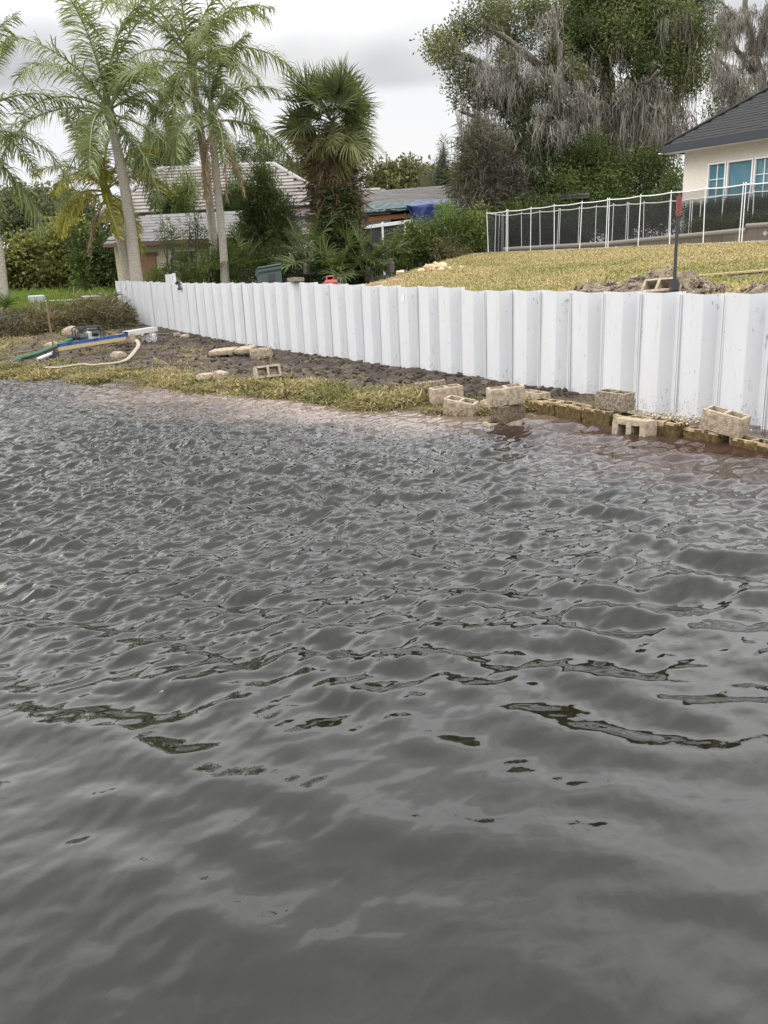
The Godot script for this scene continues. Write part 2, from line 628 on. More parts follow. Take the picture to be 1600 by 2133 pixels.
func sheet_mesh(hgt: float, depth: float, tilt: float, seed: int) -> ArrayMesh:
	# one sheet seen from the lake: front flange, web running back, narrow back flange, interlock. Local x runs to the
	# right along the wall, y up, z towards the lake.
	var prof := [Vector2(0.0, 0.0), Vector2(0.012, 0.0), Vector2(0.268, 0.002), Vector2(0.284, -0.005), Vector2(0.386, -0.089), Vector2(0.404, -0.096), Vector2(0.5, -0.096), Vector2(0.509, -0.09), Vector2(0.522, -0.006), Vector2(0.53, 0.0)]
	var b := B.new()
	var g := RandomNumberGenerator.new()
	g.seed = seed
	var th := 0.009
	var rows := 9
	var bow := g.randf_range(-0.006, 0.006)
	var back := []
	for side in [0, 1]:
		var pts := PackedVector3Array()
		for r in rows:
			var f := float(r) / (rows - 1)
			var y := lerpf(-depth, hgt, f)
			for k in prof.size():
				var p: Vector2 = prof[k]
				var top := f * f * (tilt * (p.x / PITCH - 0.5) - 0.012 * exp(-pow((p.x - 0.28) / 0.13, 2.0)))
				pts.append(Vector3(p.x, y + top, p.y - (th if side == 1 else 0.0) + bow * sin(f * 3.0)))
		var fst := b.v.size()
		b.grid(pts, prof.size(), PackedColorArray(), Vector3(0, 0, 1) if side == 0 else Vector3(0, 0, -1))
		for k in range(fst, b.v.size()):
			b.uv[k] = Vector2((b.v[k].x) / PITCH, 1.0 - (b.v[k].y + depth) / 2.0)
		back.append(fst + (rows - 1) * prof.size())
	for k in prof.size() - 1:
		var p: Vector3 = b.v[back[0] + k]
		var q: Vector3 = b.v[back[0] + k + 1]
		b.quad(p, q, b.v[back[1] + k + 1], b.v[back[1] + k], Vector3.UP, Vector2(0.3, 0.05), Vector2(0.4, 0.06))
	return b.mesh()

func interlock_mesh(hgt: float, depth: float) -> ArrayMesh:
	# the hooked joint between two sheets: two ribs with a groove between them
	var b := B.new()
	b.box(Vector3(-0.012, (hgt - depth) * 0.5, 0.006), Vector3(0.012, hgt + depth, 0.016), Basis.IDENTITY, 0.003)
	b.box(Vector3(0.009, (hgt - depth) * 0.5 - 0.004, 0.005), Vector3(0.011, hgt + depth - 0.008, 0.014), Basis.IDENTITY, 0.003)
	return b.mesh(M.vinyl_plain)

func build_wall() -> void:
	var wall := thing("sheet_pile_wall", "long corrugated white vinyl sheet pile wall along the shore", "retaining wall")
	var bs := Basis(-WU, Vector3.UP, -WN)  # local x to the right, z to the lake
	var tops := [[0, 1.30], [8.4, 1.305], [8.6, 1.345], [12, 1.35], [15, 1.38], [18, 1.41], [24, 1.39], [30, 1.395], [36, 1.43], [40, 1.46]]
	var joint := interlock_mesh(1.3, 0.6)
	for k in range(-9, 40):
		rng.seed = 900 + k
		var h := curve(float(k), tops) + jit(0.008)
		var sm := sheet_mesh(h, 0.6, jit(0.018), 70 + k)
		var o := wp((k + 1) * PITCH, 0.0)
		o += -WN * jit(0.006)
		var p := part("sheet", sm, wall, Transform3D(bs.rotated(WU, jit(0.008)).rotated(Vector3.UP, jit(0.01)), o), M["vinyl%d" % ((k + 20) * 7 % 5)])
		part("interlock", joint, wall, Transform3D(bs.scaled(Vector3(1, 1, 1)), wp(k * PITCH, -0.004, h - 1.31)))
		if k == 11 or k == 25:
			# paper product label stuck to the sheet: print only, no readable words
			var im := Image.create(64, 96, false, Image.FORMAT_RGB8)
			im.fill(Color(0.93, 0.93, 0.92))
			for q in [[6, 6, 52, 6], [6, 18, 40, 3], [6, 25, 46, 3], [6, 32, 30, 3], [20, 42, 24, 22], [6, 72, 52, 3], [6, 79, 44, 3], [6, 86, 36, 3]]:
				if q[3] < 20:
					im.fill_rect(Rect2i(q[0], q[1], q[2], q[3]), Color(0.55, 0.55, 0.56))
				else:
					for i in 8:
						im.fill_rect(Rect2i(q[0] + i * 3, q[1], 1 + (i * 5) % 2, q[3]), Color(0.4, 0.4, 0.42))
			var lm := StandardMaterial3D.new()
			lm.albedo_texture = ImageTexture.create_from_image(im)
			lm.roughness = 0.6
			var lb := B.new()
			lb.quad(Vector3(-0.035, 0.06, 0), Vector3(0.035, 0.06, 0), Vector3(0.035, -0.06, 0), Vector3(-0.035, -0.06, 0), Vector3(0, 0, 1))
			var sk := part("paper_label", lb.mesh(lm), p, Transform3D(Basis.IDENTITY, Vector3(0.17, h - 0.17, 0.0035 + 0.004)))
			sk.set_meta("label", "small white printed paper label stuck on a sheet")

# ---------------------------------------------------------------- concrete blocks
# A solid made of cells: xs, ys, zs are the cell borders, hole(i, j, k) leaves a cell out; worn by noise.
func cells(xs: Array, ys: Array, zs: Array, holes: Array, wear: float, seed: int, tint: Color, step := 0.045, alga := -1.0) -> ArrayMesh:
	var nn := FastNoiseLite.new()
	nn.seed = seed
	nn.frequency = 9.0
	var n3 := FastNoiseLite.new()
	n3.seed = seed + 7
	n3.frequency = 40.0
	var b := B.new()
	var ax := [xs, ys, zs]
	var cnt := [xs.size() - 1, ys.size() - 1, zs.size() - 1]
	var lo := Vector3(xs[0], ys[0], zs[0])
	var hi := Vector3(xs[-1], ys[-1], zs[-1])
	var solid := func(q: Array) -> bool:
		for d in 3:
			if q[d] < 0 or q[d] >= cnt[d]:
				return false
		return not holes.has(q)
	for i in cnt[0]:
		for j in cnt[1]:
			for k in cnt[2]:
				if holes.has([i, j, k]):
					continue
				var q := [i, j, k]
				for d in 3:
					for sg in [0, 1]:
						var o := q.duplicate()
						o[d] += 1 if sg == 1 else -1
						if solid.call(o):
							continue
						var d1: int = (d + 1) % 3
						var d2: int = (d + 2) % 3
						var a0: float = ax[d1][q[d1]]
						var a1: float = ax[d1][q[d1] + 1]
						var b0: float = ax[d2][q[d2]]
						var b1: float = ax[d2][q[d2] + 1]
						var na := maxi(1, int(round((a1 - a0) / step)))
						var nb := maxi(1, int(round((b1 - b0) / step)))
						var hn := Vector3.ZERO
						hn[d] = 1.0 if sg == 1 else -1.0
						for m in na:
							for n in nb:
								var p := []
								for c in [[0, 0], [1, 0], [1, 1], [0, 1]]:
									var w := Vector3.ZERO
									w[d] = ax[d][q[d] + sg]
									w[d1] = lerpf(a0, a1, float(m + c[0]) / na)
									w[d2] = lerpf(b0, b1, float(n + c[1]) / nb)
									# chips: corners and edges are rounded off and bitten into
									var ed := 0
									var inw := Vector3.ZERO
									for x in 3:
										if w[x] - lo[x] < 1e-4:
											ed += 1
											inw[x] = 1.0
										elif hi[x] - w[x] < 1e-4:
											ed += 1
											inw[x] = -1.0
									var bite := 0.0
									if ed >= 2:
										bite = wear * (0.22 * (ed - 1) + maxf(0.0, nn.get_noise_3dv(w + Vector3(3, 1, 2)) - 0.1) * 1.8)
									var nd := Vector3(nn.get_noise_3dv(w), nn.get_noise_3dv(w + Vector3(9, 0, 0)), nn.get_noise_3dv(w + Vector3(0, 9, 0)))
									p.append(w + inw * bite + nd * wear * 0.3)
								var e := n3.get_noise_3dv(p[0])
								b.col = tint * (1.0 + 0.18 * e)
								if alga >= 0.0:
									# a coat of algae with a ragged upper edge, and patches of it on top
									var line: float = p[0].y - alga + 0.05 * nn.get_noise_3dv(p[0] * 0.9) + 0.03 * e
									var coat := 0.0 if line > 0.0 else 1.0
									if coat == 0.0 and nn.get_noise_3dv(p[0] * 0.8 + Vector3(7, 7, 7)) > 0.22:
										coat = 0.6
									b.col = b.col.lerp(Color(0.20, 0.19, 0.085).lerp(Color(0.42, 0.36, 0.17), clampf(0.4 + e * 1.5, 0.0, 1.0)), coat)
									b.col = b.col * Color(0.92, 0.86, 0.72)
								b.quad(p[0], p[1], p[2], p[3], hn)
	return b.mesh()

func hollow_block(seed: int, wear := 0.012, tint := Color.WHITE, length := 0.39, alga := -1.0) -> ArrayMesh:
	var l := length * 0.5
	var w := 0.033
	var xs := [-l, -l + w, -w * 0.5, w * 0.5, l - w, l]
	return cells(xs, [-0.095, 0.095], [-0.095, -0.095 + w, 0.095 - w, 0.095], [[1, 0, 1], [3, 0, 1]], wear, seed, tint, 0.024 if alga >= 0.0 else 0.045, alga)

func trestle_block(seed: int) -> ArrayMesh:
	# a block lying so that its two cores open towards the water like two arches
	var l := 0.2
	return cells([-l, -0.13, -0.03, 0.03, 0.13, l], [-0.095, 0.04, 0.095], [-0.095, 0.095], [[1, 0, 0], [3, 0, 0]], 0.008, seed, Color(1.0, 1.0, 1.0))

func rubble(seed: int, size: Vector3, tint: Color) -> ArrayMesh:
	# broken lump: a cell solid, heavily worn
	var x := size.x * 0.5
	var y := size.y * 0.5
	var z := size.z * 0.5
	return cells([-x, 0.0, x], [-y, y], [-z, 0.0, z], [[1, 0, 1]] if seed % 3 == 0 else [], minf(size.x, size.z) * 0.16, seed, tint, maxf(0.035, size.x / 6.0))

func yaw_st(extra := 0.0) -> float:
	# turn that lays a block's long side along the wall
	return atan2(-(-WU).z, (-WU).x) + extra

func lay(called: String, m: ArrayMesh, mt: String, label: String, p: Vector3, bs: Basis, category := "concrete block", group := "loose concrete blocks") -> MeshInstance3D:
	var o := solo(called, m, label, category, p, bs, group)
	o.material_override = M[mt]
	return o

func rot(y: float, x := 0.0, z := 0.0) -> Basis:
	return Basis.from_euler(Vector3(x, y, z))

func build_blocks() -> void:
	var a := yaw_st()
	var G := "concrete blocks along the foot of the wall"
	var tn := Color(1.0, 1.0, 1.0)
	# the row at the foot of the wall, from its far end to the edge of the picture
	var row := [[2.62, -0.62, 0.08, "block_tan", "tan block at the far end of the algae-stained row, behind the stack"],
		[2.15, -0.84, 0.055, "block_alga", "algae-stained block in the row, next after the far tan one"],
		[1.74, -0.85, 0.06, "block_alga", "algae-stained block with a clean ochre top edge left of the big grey block"],
		[1.33, -0.86, 0.055, "block_alga", "algae-stained block directly under the big grey block"],
		[0.93, -0.84, 0.03, "block_alga", "low algae-stained block left of the two-arched block"],
		[0.50, -0.84, 0.045, "block_alga", "algae-stained block covered in snail shells right of the arched block"],
		[0.07, -0.80, 0.01, "block_alga", "algae-stained block topped with a green tuft of weed"],
		[-0.42, -0.78, -0.02, "block_alga", "low algae-stained block below the tilted block near the edge"],
		[-0.86, -0.78, 0.0, "block_alga", "algae-stained block at the very end of the row"]]
	var k := 0
	for r in row:
		lay("concrete_block", hollow_block(100 + k * 3, 0.009, Color.WHITE, 0.385, 0.062 if k > 0 else -1.0), "block_tan", r[4], wp(r[0], r[1], r[2]), rot(a + jit(0.05), jit(0.03), jit(0.04)), "concrete block", G)
		k += 1
	# loose ones
	lay("concrete_block", hollow_block(201, 0.016), "block_grey", "big rough grey block lying on top of the algae-stained row", wp(1.22, -0.78, 0.245), rot(a + 0.04, 0.02, 0.0), "concrete block", G)
	lay("concrete_block", trestle_block(204), "block_tan", "tan block with two arched openings standing in the water", wp(0.72, -1.05, 0.055), rot(a + 0.06, -0.05, 0.03), "concrete block", G)
	lay("concrete_block", hollow_block(207, 0.01), "block_tan", "tilted clean tan block resting across the row near the edge", wp(-0.12, -0.80, 0.2), rot(a + 0.16, 0.05, -0.17), "concrete block", G)
	# the stack that stands out in the water
	var sp := wp(2.02, -1.62)
	lay("concrete_block", hollow_block(210, 0.009), "block_tan", "lowest half-sunk block of the stack in the water", sp + Vector3(-0.02, -0.06, 0), rot(0.3), "concrete block", "stack of blocks in the water")
	lay("concrete_block", hollow_block(213, 0.024, Color(0.62, 0.58, 0.52)), "block_grey", "dark weathered middle block of the stack in the water", sp + Vector3(0.05, 0.125, -0.03), rot(0.75, 0.0, 0.02), "concrete block", "stack of blocks in the water")
	lay("concrete_block", hollow_block(216, 0.016), "block_tan", "pale top block of the stack in the water", sp + Vector3(0.02, 0.315, 0.0), rot(0.1, 0.05, 0.07), "concrete block", "stack of blocks in the water")
	# where the bank ends
	var gp := "blocks where the grassy bank ends"
	lay("concrete_block", hollow_block(220, 0.012), "block_tan", "pale tan block on its side at the end of the grassy bank", wp(3.35, -1.38, 0.155), rot(0.28, 0.03, 0.05), "concrete block", gp)
	lay("concrete_block", hollow_block(223, 0.012), "block_tan", "tan block tipped into the water edge below the pale one", wp(2.78, -1.6, 0.09), rot(-0.55, 0.12, -0.14), "concrete block", gp)
	lay("concrete_block", hollow_block(226, 0.024), "block_grey", "rough grey half-buried block behind the pale tan one", wp(4.02, -1.12, 0.13), rot(-0.35, 0.0, 0.1), "concrete block", gp)
	lay("concrete_lump", rubble(229, Vector3(0.2, 0.12, 0.16), tn), "block_tan", "small broken concrete lump beside the tipped block", wp(2.72, -1.22, 0.08), rot(0.8), "concrete lump", gp)
	# on the bank
	lay("concrete_block", hollow_block(232, 0.008), "block_tan", "upended block with open cores alone in the yellow shore grass", wp(6.84, -2.1, 0.2), rot(0.45, 1.25, 0.08), "concrete block", "blocks on the muddy bank")
	lay("concrete_lump", rubble(235, Vector3(0.26, 0.11, 0.2), tn), "block_tan", "larger pale broken lump in the shore grass", wp(7.75, -2.72, 0.12), rot(0.5), "concrete lump", "blocks on the muddy bank")
	lay("concrete_lump", rubble(238, Vector3(0.2, 0.13, 0.16), tn), "block_tan", "smaller pale broken lump in the shore grass", wp(7.55, -2.55, 0.14), rot(1.1, 0.2), "concrete lump", "blocks on the muddy bank")
	lay("concrete_slab", cells([-0.26, 0.0, 0.26], [-0.045, 0.045], [-0.16, 0.16], [], 0.02, 241, tn), "block_tan", "flat broken slab lying on the mud by the wall", wp(10.45, -1.25, 0.2), rot(-0.25, 0.1, 0.06), "concrete slab", "blocks on the muddy bank")
	lay("concrete_slab", cells([-0.18, 0.0, 0.18], [-0.04, 0.04], [-0.15, 0.15], [], 0.02, 244, tn), "block_tan", "smaller slab leaning on the flat slab by the wall", wp(10.05, -0.98, 0.24), rot(-0.3, 0.16, 0.1), "concrete slab", "blocks on the muddy bank")
	lay("concrete_block", hollow_block(247, 0.026), "block_tan", "broken block with a sheared corner right of the flat slabs", wp(9.45, -0.95, 0.2), rot(-0.2, 0.06, 0.12), "concrete block", "blocks on the muddy bank")
	lay("concrete_block", hollow_block(250, 0.012), "block_tan", "block propping up the blue level on the bank", wp(13.95, -2.05, 0.34), rot(-0.15, 0.0, 0.02), "concrete block", "blocks on the muddy bank")
	# shells and weed on top of the row
	var sh := B.new()
	rng.seed = 5
	sh.lathe(Vector3.ZERO, [Vector2(0.0, 0.016), Vector2(0.008, 0.013), Vector2(0.011, 0.0), Vector2(0.004, -0.006)], 6)
	var trs := []
	var cs := []
	for i in 90:
		var s := 0.5 + rng.randfn(0.0, 0.28)
		trs.append(Transform3D(rot(rng.randf() * TAU, jit(0.9), jit(0.9)).scaled(Vector3.ONE * rng.randf_range(0.7, 1.5)), wp(s, -0.72 + rng.randfn(0.0, 0.09), 0.147)))
		cs.append(Color(0.42, 0.36, 0.26) * rng.randf_range(0.6, 1.1))
	var shells := copies("snail_shells", sh.mesh(M.dry), trs, cs, self)
	meta(shells, "pale snail shells strewn over the block row", "shells")

# ---------------------------------------------------------------- plants
func leaf_clump(count: int, radius: float, leaf: float, width: float, seed: int, up := 0.35, droop := 0.0) -> ArrayMesh:
	var g := RandomNumberGenerator.new()
	g.seed = seed
	var b := B.new()
	for k in count:
		var d := Vector3(g.randfn(), g.randfn(), g.randfn()).normalized()
		var p := d * radius * pow(g.randf(), 0.45)
		var dir := (d + Vector3(g.randfn() * 0.6, g.randfn() * 0.6 + up - droop, g.randfn() * 0.6)).normalized()
		var nn := (Vector3(g.randfn() * 0.7, 1.0, g.randfn() * 0.7)).normalized()
		var side := dir.cross(nn).normalized()
		var l := leaf * g.randf_range(0.7, 1.25)
		var w := width * g.randf_range(0.7, 1.2) * 0.5
		var tone := g.randf_range(0.84, 1.16)
		b.col = Color(tone * g.randf_range(0.95, 1.06), tone, tone * 0.95)
		var dip := Vector3(0, -l * 0.18, 0)
		b.quad(p, p + dir * l * 0.45 + side * w, p + dir * l + dip, p + dir * l * 0.45 - side * w)
	return b.mesh(M.leaf)

var C := {}

func make_clumps() -> void:
	C.shrub = leaf_clump(57, 0.29, 0.095, 0.05, 1)
	C.small = leaf_clump(66, 0.26, 0.07, 0.035, 2)
	C.oak = leaf_clump(66, 0.43, 0.11, 0.055, 3)
	C.far = leaf_clump(57, 0.78, 0.24, 0.14, 4)
	C.needle = leaf_clump(75, 0.39, 0.2, 0.022, 5, 0.8)
	C.cedar = leaf_clump(75, 0.31, 0.13, 0.035, 6, 1.0)
	C.pine = leaf_clump(75, 0.72, 0.34, 0.04, 7, 0.7)
	C.narrow = leaf_clump(44, 0.26, 0.2, 0.026, 8, 0.5)
	C.twig = leaf_clump(57, 0.45, 0.34, 0.012, 9, 0.0)
	C.ivy = leaf_clump(48, 0.18, 0.09, 0.08, 10)
	C.bramble = leaf_clump(44, 0.26, 0.07, 0.05, 11)
	# beards of moss: bundles of limp grey strands
	for k in 3:
		var g := RandomNumberGenerator.new()
		g.seed = 60 + k
		var b := B.new()
		for i in 17:
			var p := Vector3(g.randfn() * 0.16, g.randf_range(-0.1, 0.1), g.randfn() * 0.16)
			var len: float = g.randf_range(0.25, 1.0) * [0.8, 1.25, 1.9][k]
			var a := g.randf() * TAU
			var sd := Vector3(cos(a), 0, sin(a))
			var tone := g.randf_range(0.7, 1.25)
			b.col = Color(tone, tone, tone)
			var q := p
			var w := 0.03
			for j in 4:
				var nq := q + Vector3(g.randfn() * 0.07, -len / 4.0, g.randfn() * 0.07)
				var w2: float = [0.03, 0.026, 0.018, 0.003][j]
				b.quad(q - sd * w * 0.5, q + sd * w * 0.5, nq + sd * w2 * 0.5, nq - sd * w2 * 0.5)
				q = nq
				w = w2
		C["moss%d" % k] = b.mesh(M.moss)
	# a tuft of grass
	for k in 3:
		var g := RandomNumberGenerator.new()
		g.seed = 80 + k
		var b := B.new()
		for i in 14:
			var a := g.randf() * TAU
			var o := Vector3(g.randfn() * 0.05, -0.01, g.randfn() * 0.05)
			var out := Vector3(cos(a), 0, sin(a))
			var sd := out.cross(Vector3.UP) * 0.006
			var len: float = g.randf_range(0.5, 1.1) * [0.05, 0.085, 0.24][k]
			var lean := g.randf_range(0.2, 1.3)
			var m := o + (Vector3.UP + out * lean * 0.4).normalized() * len * 0.55
			var e := m + (Vector3.UP * 0.7 + out * lean).normalized() * len * 0.5
			var tone := g.randf_range(0.7, 1.25)
			b.col = Color(tone, tone, tone)
			b.quad(o - sd, o + sd, m + sd * 0.8, m - sd * 0.8)
			b.tri(m - sd * 0.8, m + sd * 0.8, e)
		C["tuft%d" % k] = b.mesh(M.leaf)

# leaf clumps spread through ellipsoids [centre, radii]; gaps come from noise
func spread(blobs: Array, per_m2: float, ca: Color, cb: Color, size: float, seed: int, gap := 0.1, shell := 0.42) -> Array:
	var g := RandomNumberGenerator.new()
	g.seed = seed
	var f := FastNoiseLite.new()
	f.seed = seed
	f.frequency = 0.55
	var trs := []
	var cols := []
	for bl in blobs:
		var o: Vector3 = bl[0]
		var r: Vector3 = bl[1]
		var area := 4.0 * PI * pow((pow(r.x * r.y, 1.6) + pow(r.x * r.z, 1.6) + pow(r.y * r.z, 1.6)) / 3.0, 1.0 / 1.6)
		var tone := g.randf_range(0.82, 1.18)
		for k in int(area * per_m2 * 0.5):
			var d := Vector3(g.randfn(), g.randfn(), g.randfn()).normalized()
			var p := o + d * r * (pow(g.randf(), shell) + g.randfn() * 0.06)
			if f.get_noise_3dv(p * 1.6) + 0.5 * f.get_noise_3dv(p * 4.0) < -0.5 + gap * 2.0 and g.randf() < 0.85:
				continue
			var sc := size * g.randf_range(0.7, 1.3)
			trs.append(Transform3D(Basis.from_euler(Vector3(g.randfn() * 0.5, g.randf() * TAU, g.randfn() * 0.5)).scaled(Vector3.ONE * sc), p))
			var c := ca.lerp(cb, clampf(0.5 + f.get_noise_3dv(p * 0.9 + Vector3(50, 0, 0)) * 1.3 + g.randfn() * 0.18, 0.0, 1.0)) * tone
			c.a = 1.0
			cols.append(c)
	return [trs, cols]

func bush(called: String, label: String, group: String, base: Vector3, blobs: Array, clump: String, ca: Color, cb: Color, dens: float, size: float, seed: int, gap := 0.1, category := "bush") -> Node3D:
	# blobs are given round the base
	var o := thing(called, label, category, base, 0.0, group)
	var a := spread(blobs, dens, ca, cb, size, seed, gap)
	copies("foliage", C[clump], a[0], a[1], o)
	var g := RandomNumberGenerator.new()
	g.seed = seed + 1
	for k in mini(5, 2 + blobs.size()):
		var bl: Array = blobs[k % blobs.size()]
		var e: Vector3 = bl[0] + Vector3(g.randfn() * 0.3, 0.0, g.randfn() * 0.3) * bl[1]
		var s := Vector3(g.randfn() * 0.12 + e.x * 0.3, -0.1, g.randfn() * 0.12 + e.z * 0.3)
		var b := B.new()
		b.tube([s, s.lerp(e, 0.5) + Vector3(g.randfn() * 0.08, 0.1, g.randfn() * 0.08), e], [0.04, 0.028, 0.012], 6)
		part("stem", b.mesh(M.bark), o)
	return o

# ----- feather palms
func frond_mesh(len: float, e0: float, bend: float, leaf: float, hang: float, seed: int, ca: Color, cb: Color, pairs := 96) -> ArrayMesh:
	var g := RandomNumberGenerator.new()
	g.seed = seed
	var b := B.new()
	var path := []
	var rad := []
	var p := Vector3.ZERO
	var segs := 14
	var side_bend := g.randfn() * 0.25
	for k in segs + 1:
		var f := float(k) / segs
		path.append(p)
		rad.append(lerpf(0.04, 0.006, pow(f, 0.7)))
		var a := e0 - bend * pow(f, 1.25)
		p += Vector3(cos(a), sin(a), side_bend * f * cos(a)) * len / segs
	b.col = ca.lerp(cb, 0.6) * 1.2
	b.tube(path, rad, 5, false)
	for i in pairs:
		var f := 0.13 + 0.87 * (i + g.randf() * 0.6) / pairs
		var x := f * segs
		var k := mini(int(x), segs - 1)
		var q: Vector3 = path[k].lerp(path[k + 1], x - k)
		var d: Vector3 = (path[k + 1] - path[k]).normalized()
		for sg in [-1.0, 1.0]:
			var l := leaf * (0.45 + 0.55 * sin(PI * clampf(f * 0.95 + 0.06, 0.0, 1.0))) * g.randf_range(0.85, 1.12)
			var up := d.cross(Vector3(0, 0, 1)).normalized() * -1.0
			var dir := (Vector3(0, 0, sg) * 0.85 + d * g.randf_range(0.35, 0.75) + up * g.randfn() * 0.45).normalized()
			var t := g.randf()
			b.col = ca.lerp(cb, t) * g.randf_range(0.8, 1.2)
			var w := 0.034
			var a0 := q
			var wv := dir.cross(Vector3.UP).normalized()
			if wv.length() < 0.1:
				wv = d
			wv = (wv * 0.6 + d * 0.6).normalized()
			for j in 3:
				var a1 := a0 + dir * l / 3.0
				var w2: float = w * [1.0, 0.8, 0.1][j]
				var w1: float = w * [0.55, 1.0, 0.8][j]
				b.quad(a0 - wv * w1 * 0.5, a0 + wv * w1 * 0.5, a1 + wv * w2 * 0.5, a1 - wv * w2 * 0.5)
				a0 = a1
				dir = (dir + Vector3(0, -hang * g.randf_range(0.7, 1.3), 0)).normalized()
	return b.mesh(M.palm_leaf)

func trunk_mesh(path: Array, radii: Array, mat_name: String, rings := 0.0, sides := 14) -> ArrayMesh:
	# ringed palm trunk: the path is resampled and small ridges stand where leaves were
	var b := B.new()
	var c := Curve3D.new()
	for k in path.size():
		var d: Vector3 = (path[mini(k + 1, path.size() - 1)] - path[maxi(k - 1, 0)]) / 6.0
		c.add_point(path[k], -d, d)
	var l := c.get_baked_length()
	var m := maxi(6, int(l / (rings / 3.0))) if rings > 0.0 else 24
	var pp := []
	var rr := []
	for k in m + 1:
		var f := float(k) / m
		pp.append(c.sample_baked(f * l, true))
		var x := f * (radii.size() - 1)
		var i := mini(int(x), radii.size() - 2)
		rr.append(lerpf(radii[i], radii[i + 1], x - i) * (1.0 + (0.035 if rings > 0.0 and k % 3 == 0 else 0.0) + nz.get_noise_1d(k * 3.0) * 0.02))
	b.tube(pp, rr, sides)
	return b.mesh(M[mat_name])

func feather_palm(label: String, path: Array, r0: float, r1: float, count: int, len: float, ca: Color, cb: Color, seed: int, lean := Vector3.ZERO, old := 0, group := "feather palms behind the wall") -> Node3D:
	var g := RandomNumberGenerator.new()
	g.seed = seed
	var base: Vector3 = path[0]
	var o := thing("feather_palm", label, "palm tree", base, 0.0, group)
	var loc := []
	for p in path:
		loc.append(p - base)
	part("trunk", trunk_mesh(loc, [r0 * 1.25, r0, r0 * 0.95, (r0 + r1) * 0.5, r1], "palm_bark", 0.14), o)
	var top: Vector3 = loc[-1]
	var dir: Vector3 = (loc[-1] - loc[-2]).normalized()
	var heart := top + dir * 0.55
	# crown shaft: the sheathing leaf bases
	var cs := B.new()
	cs.col = ca * 1.1
	cs.tube([top - dir * 0.15, top + dir * 0.25, heart + dir * 0.1, heart + dir * 0.6], [r1 * 1.02, r1 * 1.25, r1 * 0.9, r1 * 0.2], 10)
	part("crown_shaft", cs.mesh(M.palm_leaf), o)
	var vars := []
	for k in 7:
		var e: float = deg_to_rad([78, 62, 47, 30, 12, -10, -35][k])
		var bd: float = deg_to_rad([55, 75, 92, 95, 88, 72, 50][k])
		vars.append(frond_mesh(len * [0.95, 1.0, 1.05, 1.05, 1.0, 0.95, 0.85][k], e, bd, len * 0.215, 0.36 + 0.03 * k, seed * 10 + k, ca, cb))
	for k in count:
		var v := clampi(int(7.0 * k / count + g.randfn() * 0.4), 0, 6)
		var az := k * 2.39996 + g.randfn() * 0.2
		var bs := Basis.from_euler(Vector3(g.randfn() * 0.1, az, g.randfn() * 0.07)).scaled(Vector3.ONE * g.randf_range(0.88, 1.1))
		part("frond", vars[v], o, Transform3D(bs, heart - dir * (0.05 * v) + lean * 0.1))
	if old > 0:
		var dm := frond_mesh(len * 0.8, deg_to_rad(-60), deg_to_rad(30), len * 0.13, 0.8, seed * 10 + 9, Color(0.30, 0.21, 0.13), Color(0.42, 0.31, 0.2), 44)
		for k in old:
			part("dead_frond", dm, o, Transform3D(Basis.from_euler(Vector3(0, k * 2.2 + seed, g.randfn() * 0.1)), heart - dir * 0.3))
	return o

# ----- fan palms
func fan_mesh(pet: float, rad: float, e0: float, bend: float, seed: int, ca: Color, cb: Color, segs := 34, droop := 0.25) -> ArrayMesh:
	var g := RandomNumberGenerator.new()
	g.seed = seed
	var b := B.new()
	var path := []
	var p := Vector3.ZERO
	for k in 7:
		var f := k / 6.0
		path.append(p)
		var a := e0 - bend * f * f
		p += Vector3(cos(a), sin(a), 0) * pet / 6.0
	b.col = ca.lerp(cb, 0.5)
	b.tube(path, [0.022, 0.018, 0.014], 5, false)
	var h: Vector3 = path[-1]
	var d: Vector3 = (path[-1] - path[-2]).normalized()
	var side := Vector3(0, 0, 1)
	var up := side.cross(d).normalized()
	if up.y < 0.0:
		up = -up
	for i in segs:
		var a := lerpf(-2.25, 2.25, (i + 0.5) / segs) + g.randfn() * 0.03
		var l := rad * (0.66 + 0.34 * cos(a * 0.62)) * g.randf_range(0.9, 1.08)
		# the blade is folded up along its middle rib and the rib curves down
		var dir := (d * cos(a) + side * sin(a) + up * (0.35 * absf(sin(a)) + 0.05 + g.randfn() * 0.05)).normalized()
		var q := h + d * 0.12 * cos(a) * rad
		b.col = ca.lerp(cb, g.randf()) * g.randf_range(0.8, 1.2)
		var wv := dir.cross(up).normalized()
		var w := rad * 0.052
		for j in 4:
			var w1: float = w * [0.5, 1.0, 0.85, 0.5][j]
			var w2: float = w * [1.0, 0.85, 0.5, 0.03][j]
			var q2 := q + dir * l / 4.0
			b.quad(q - wv * w1 * 0.5, q + wv * w1 * 0.5, q2 + wv * w2 * 0.5, q2 - wv * w2 * 0.5)
			q = q2
			dir = (dir + Vector3(0, -droop * (0.4 + 0.5 * j) * g.randf_range(0.5, 1.4), 0)).normalized()
	return b.mesh(M.palm_leaf)

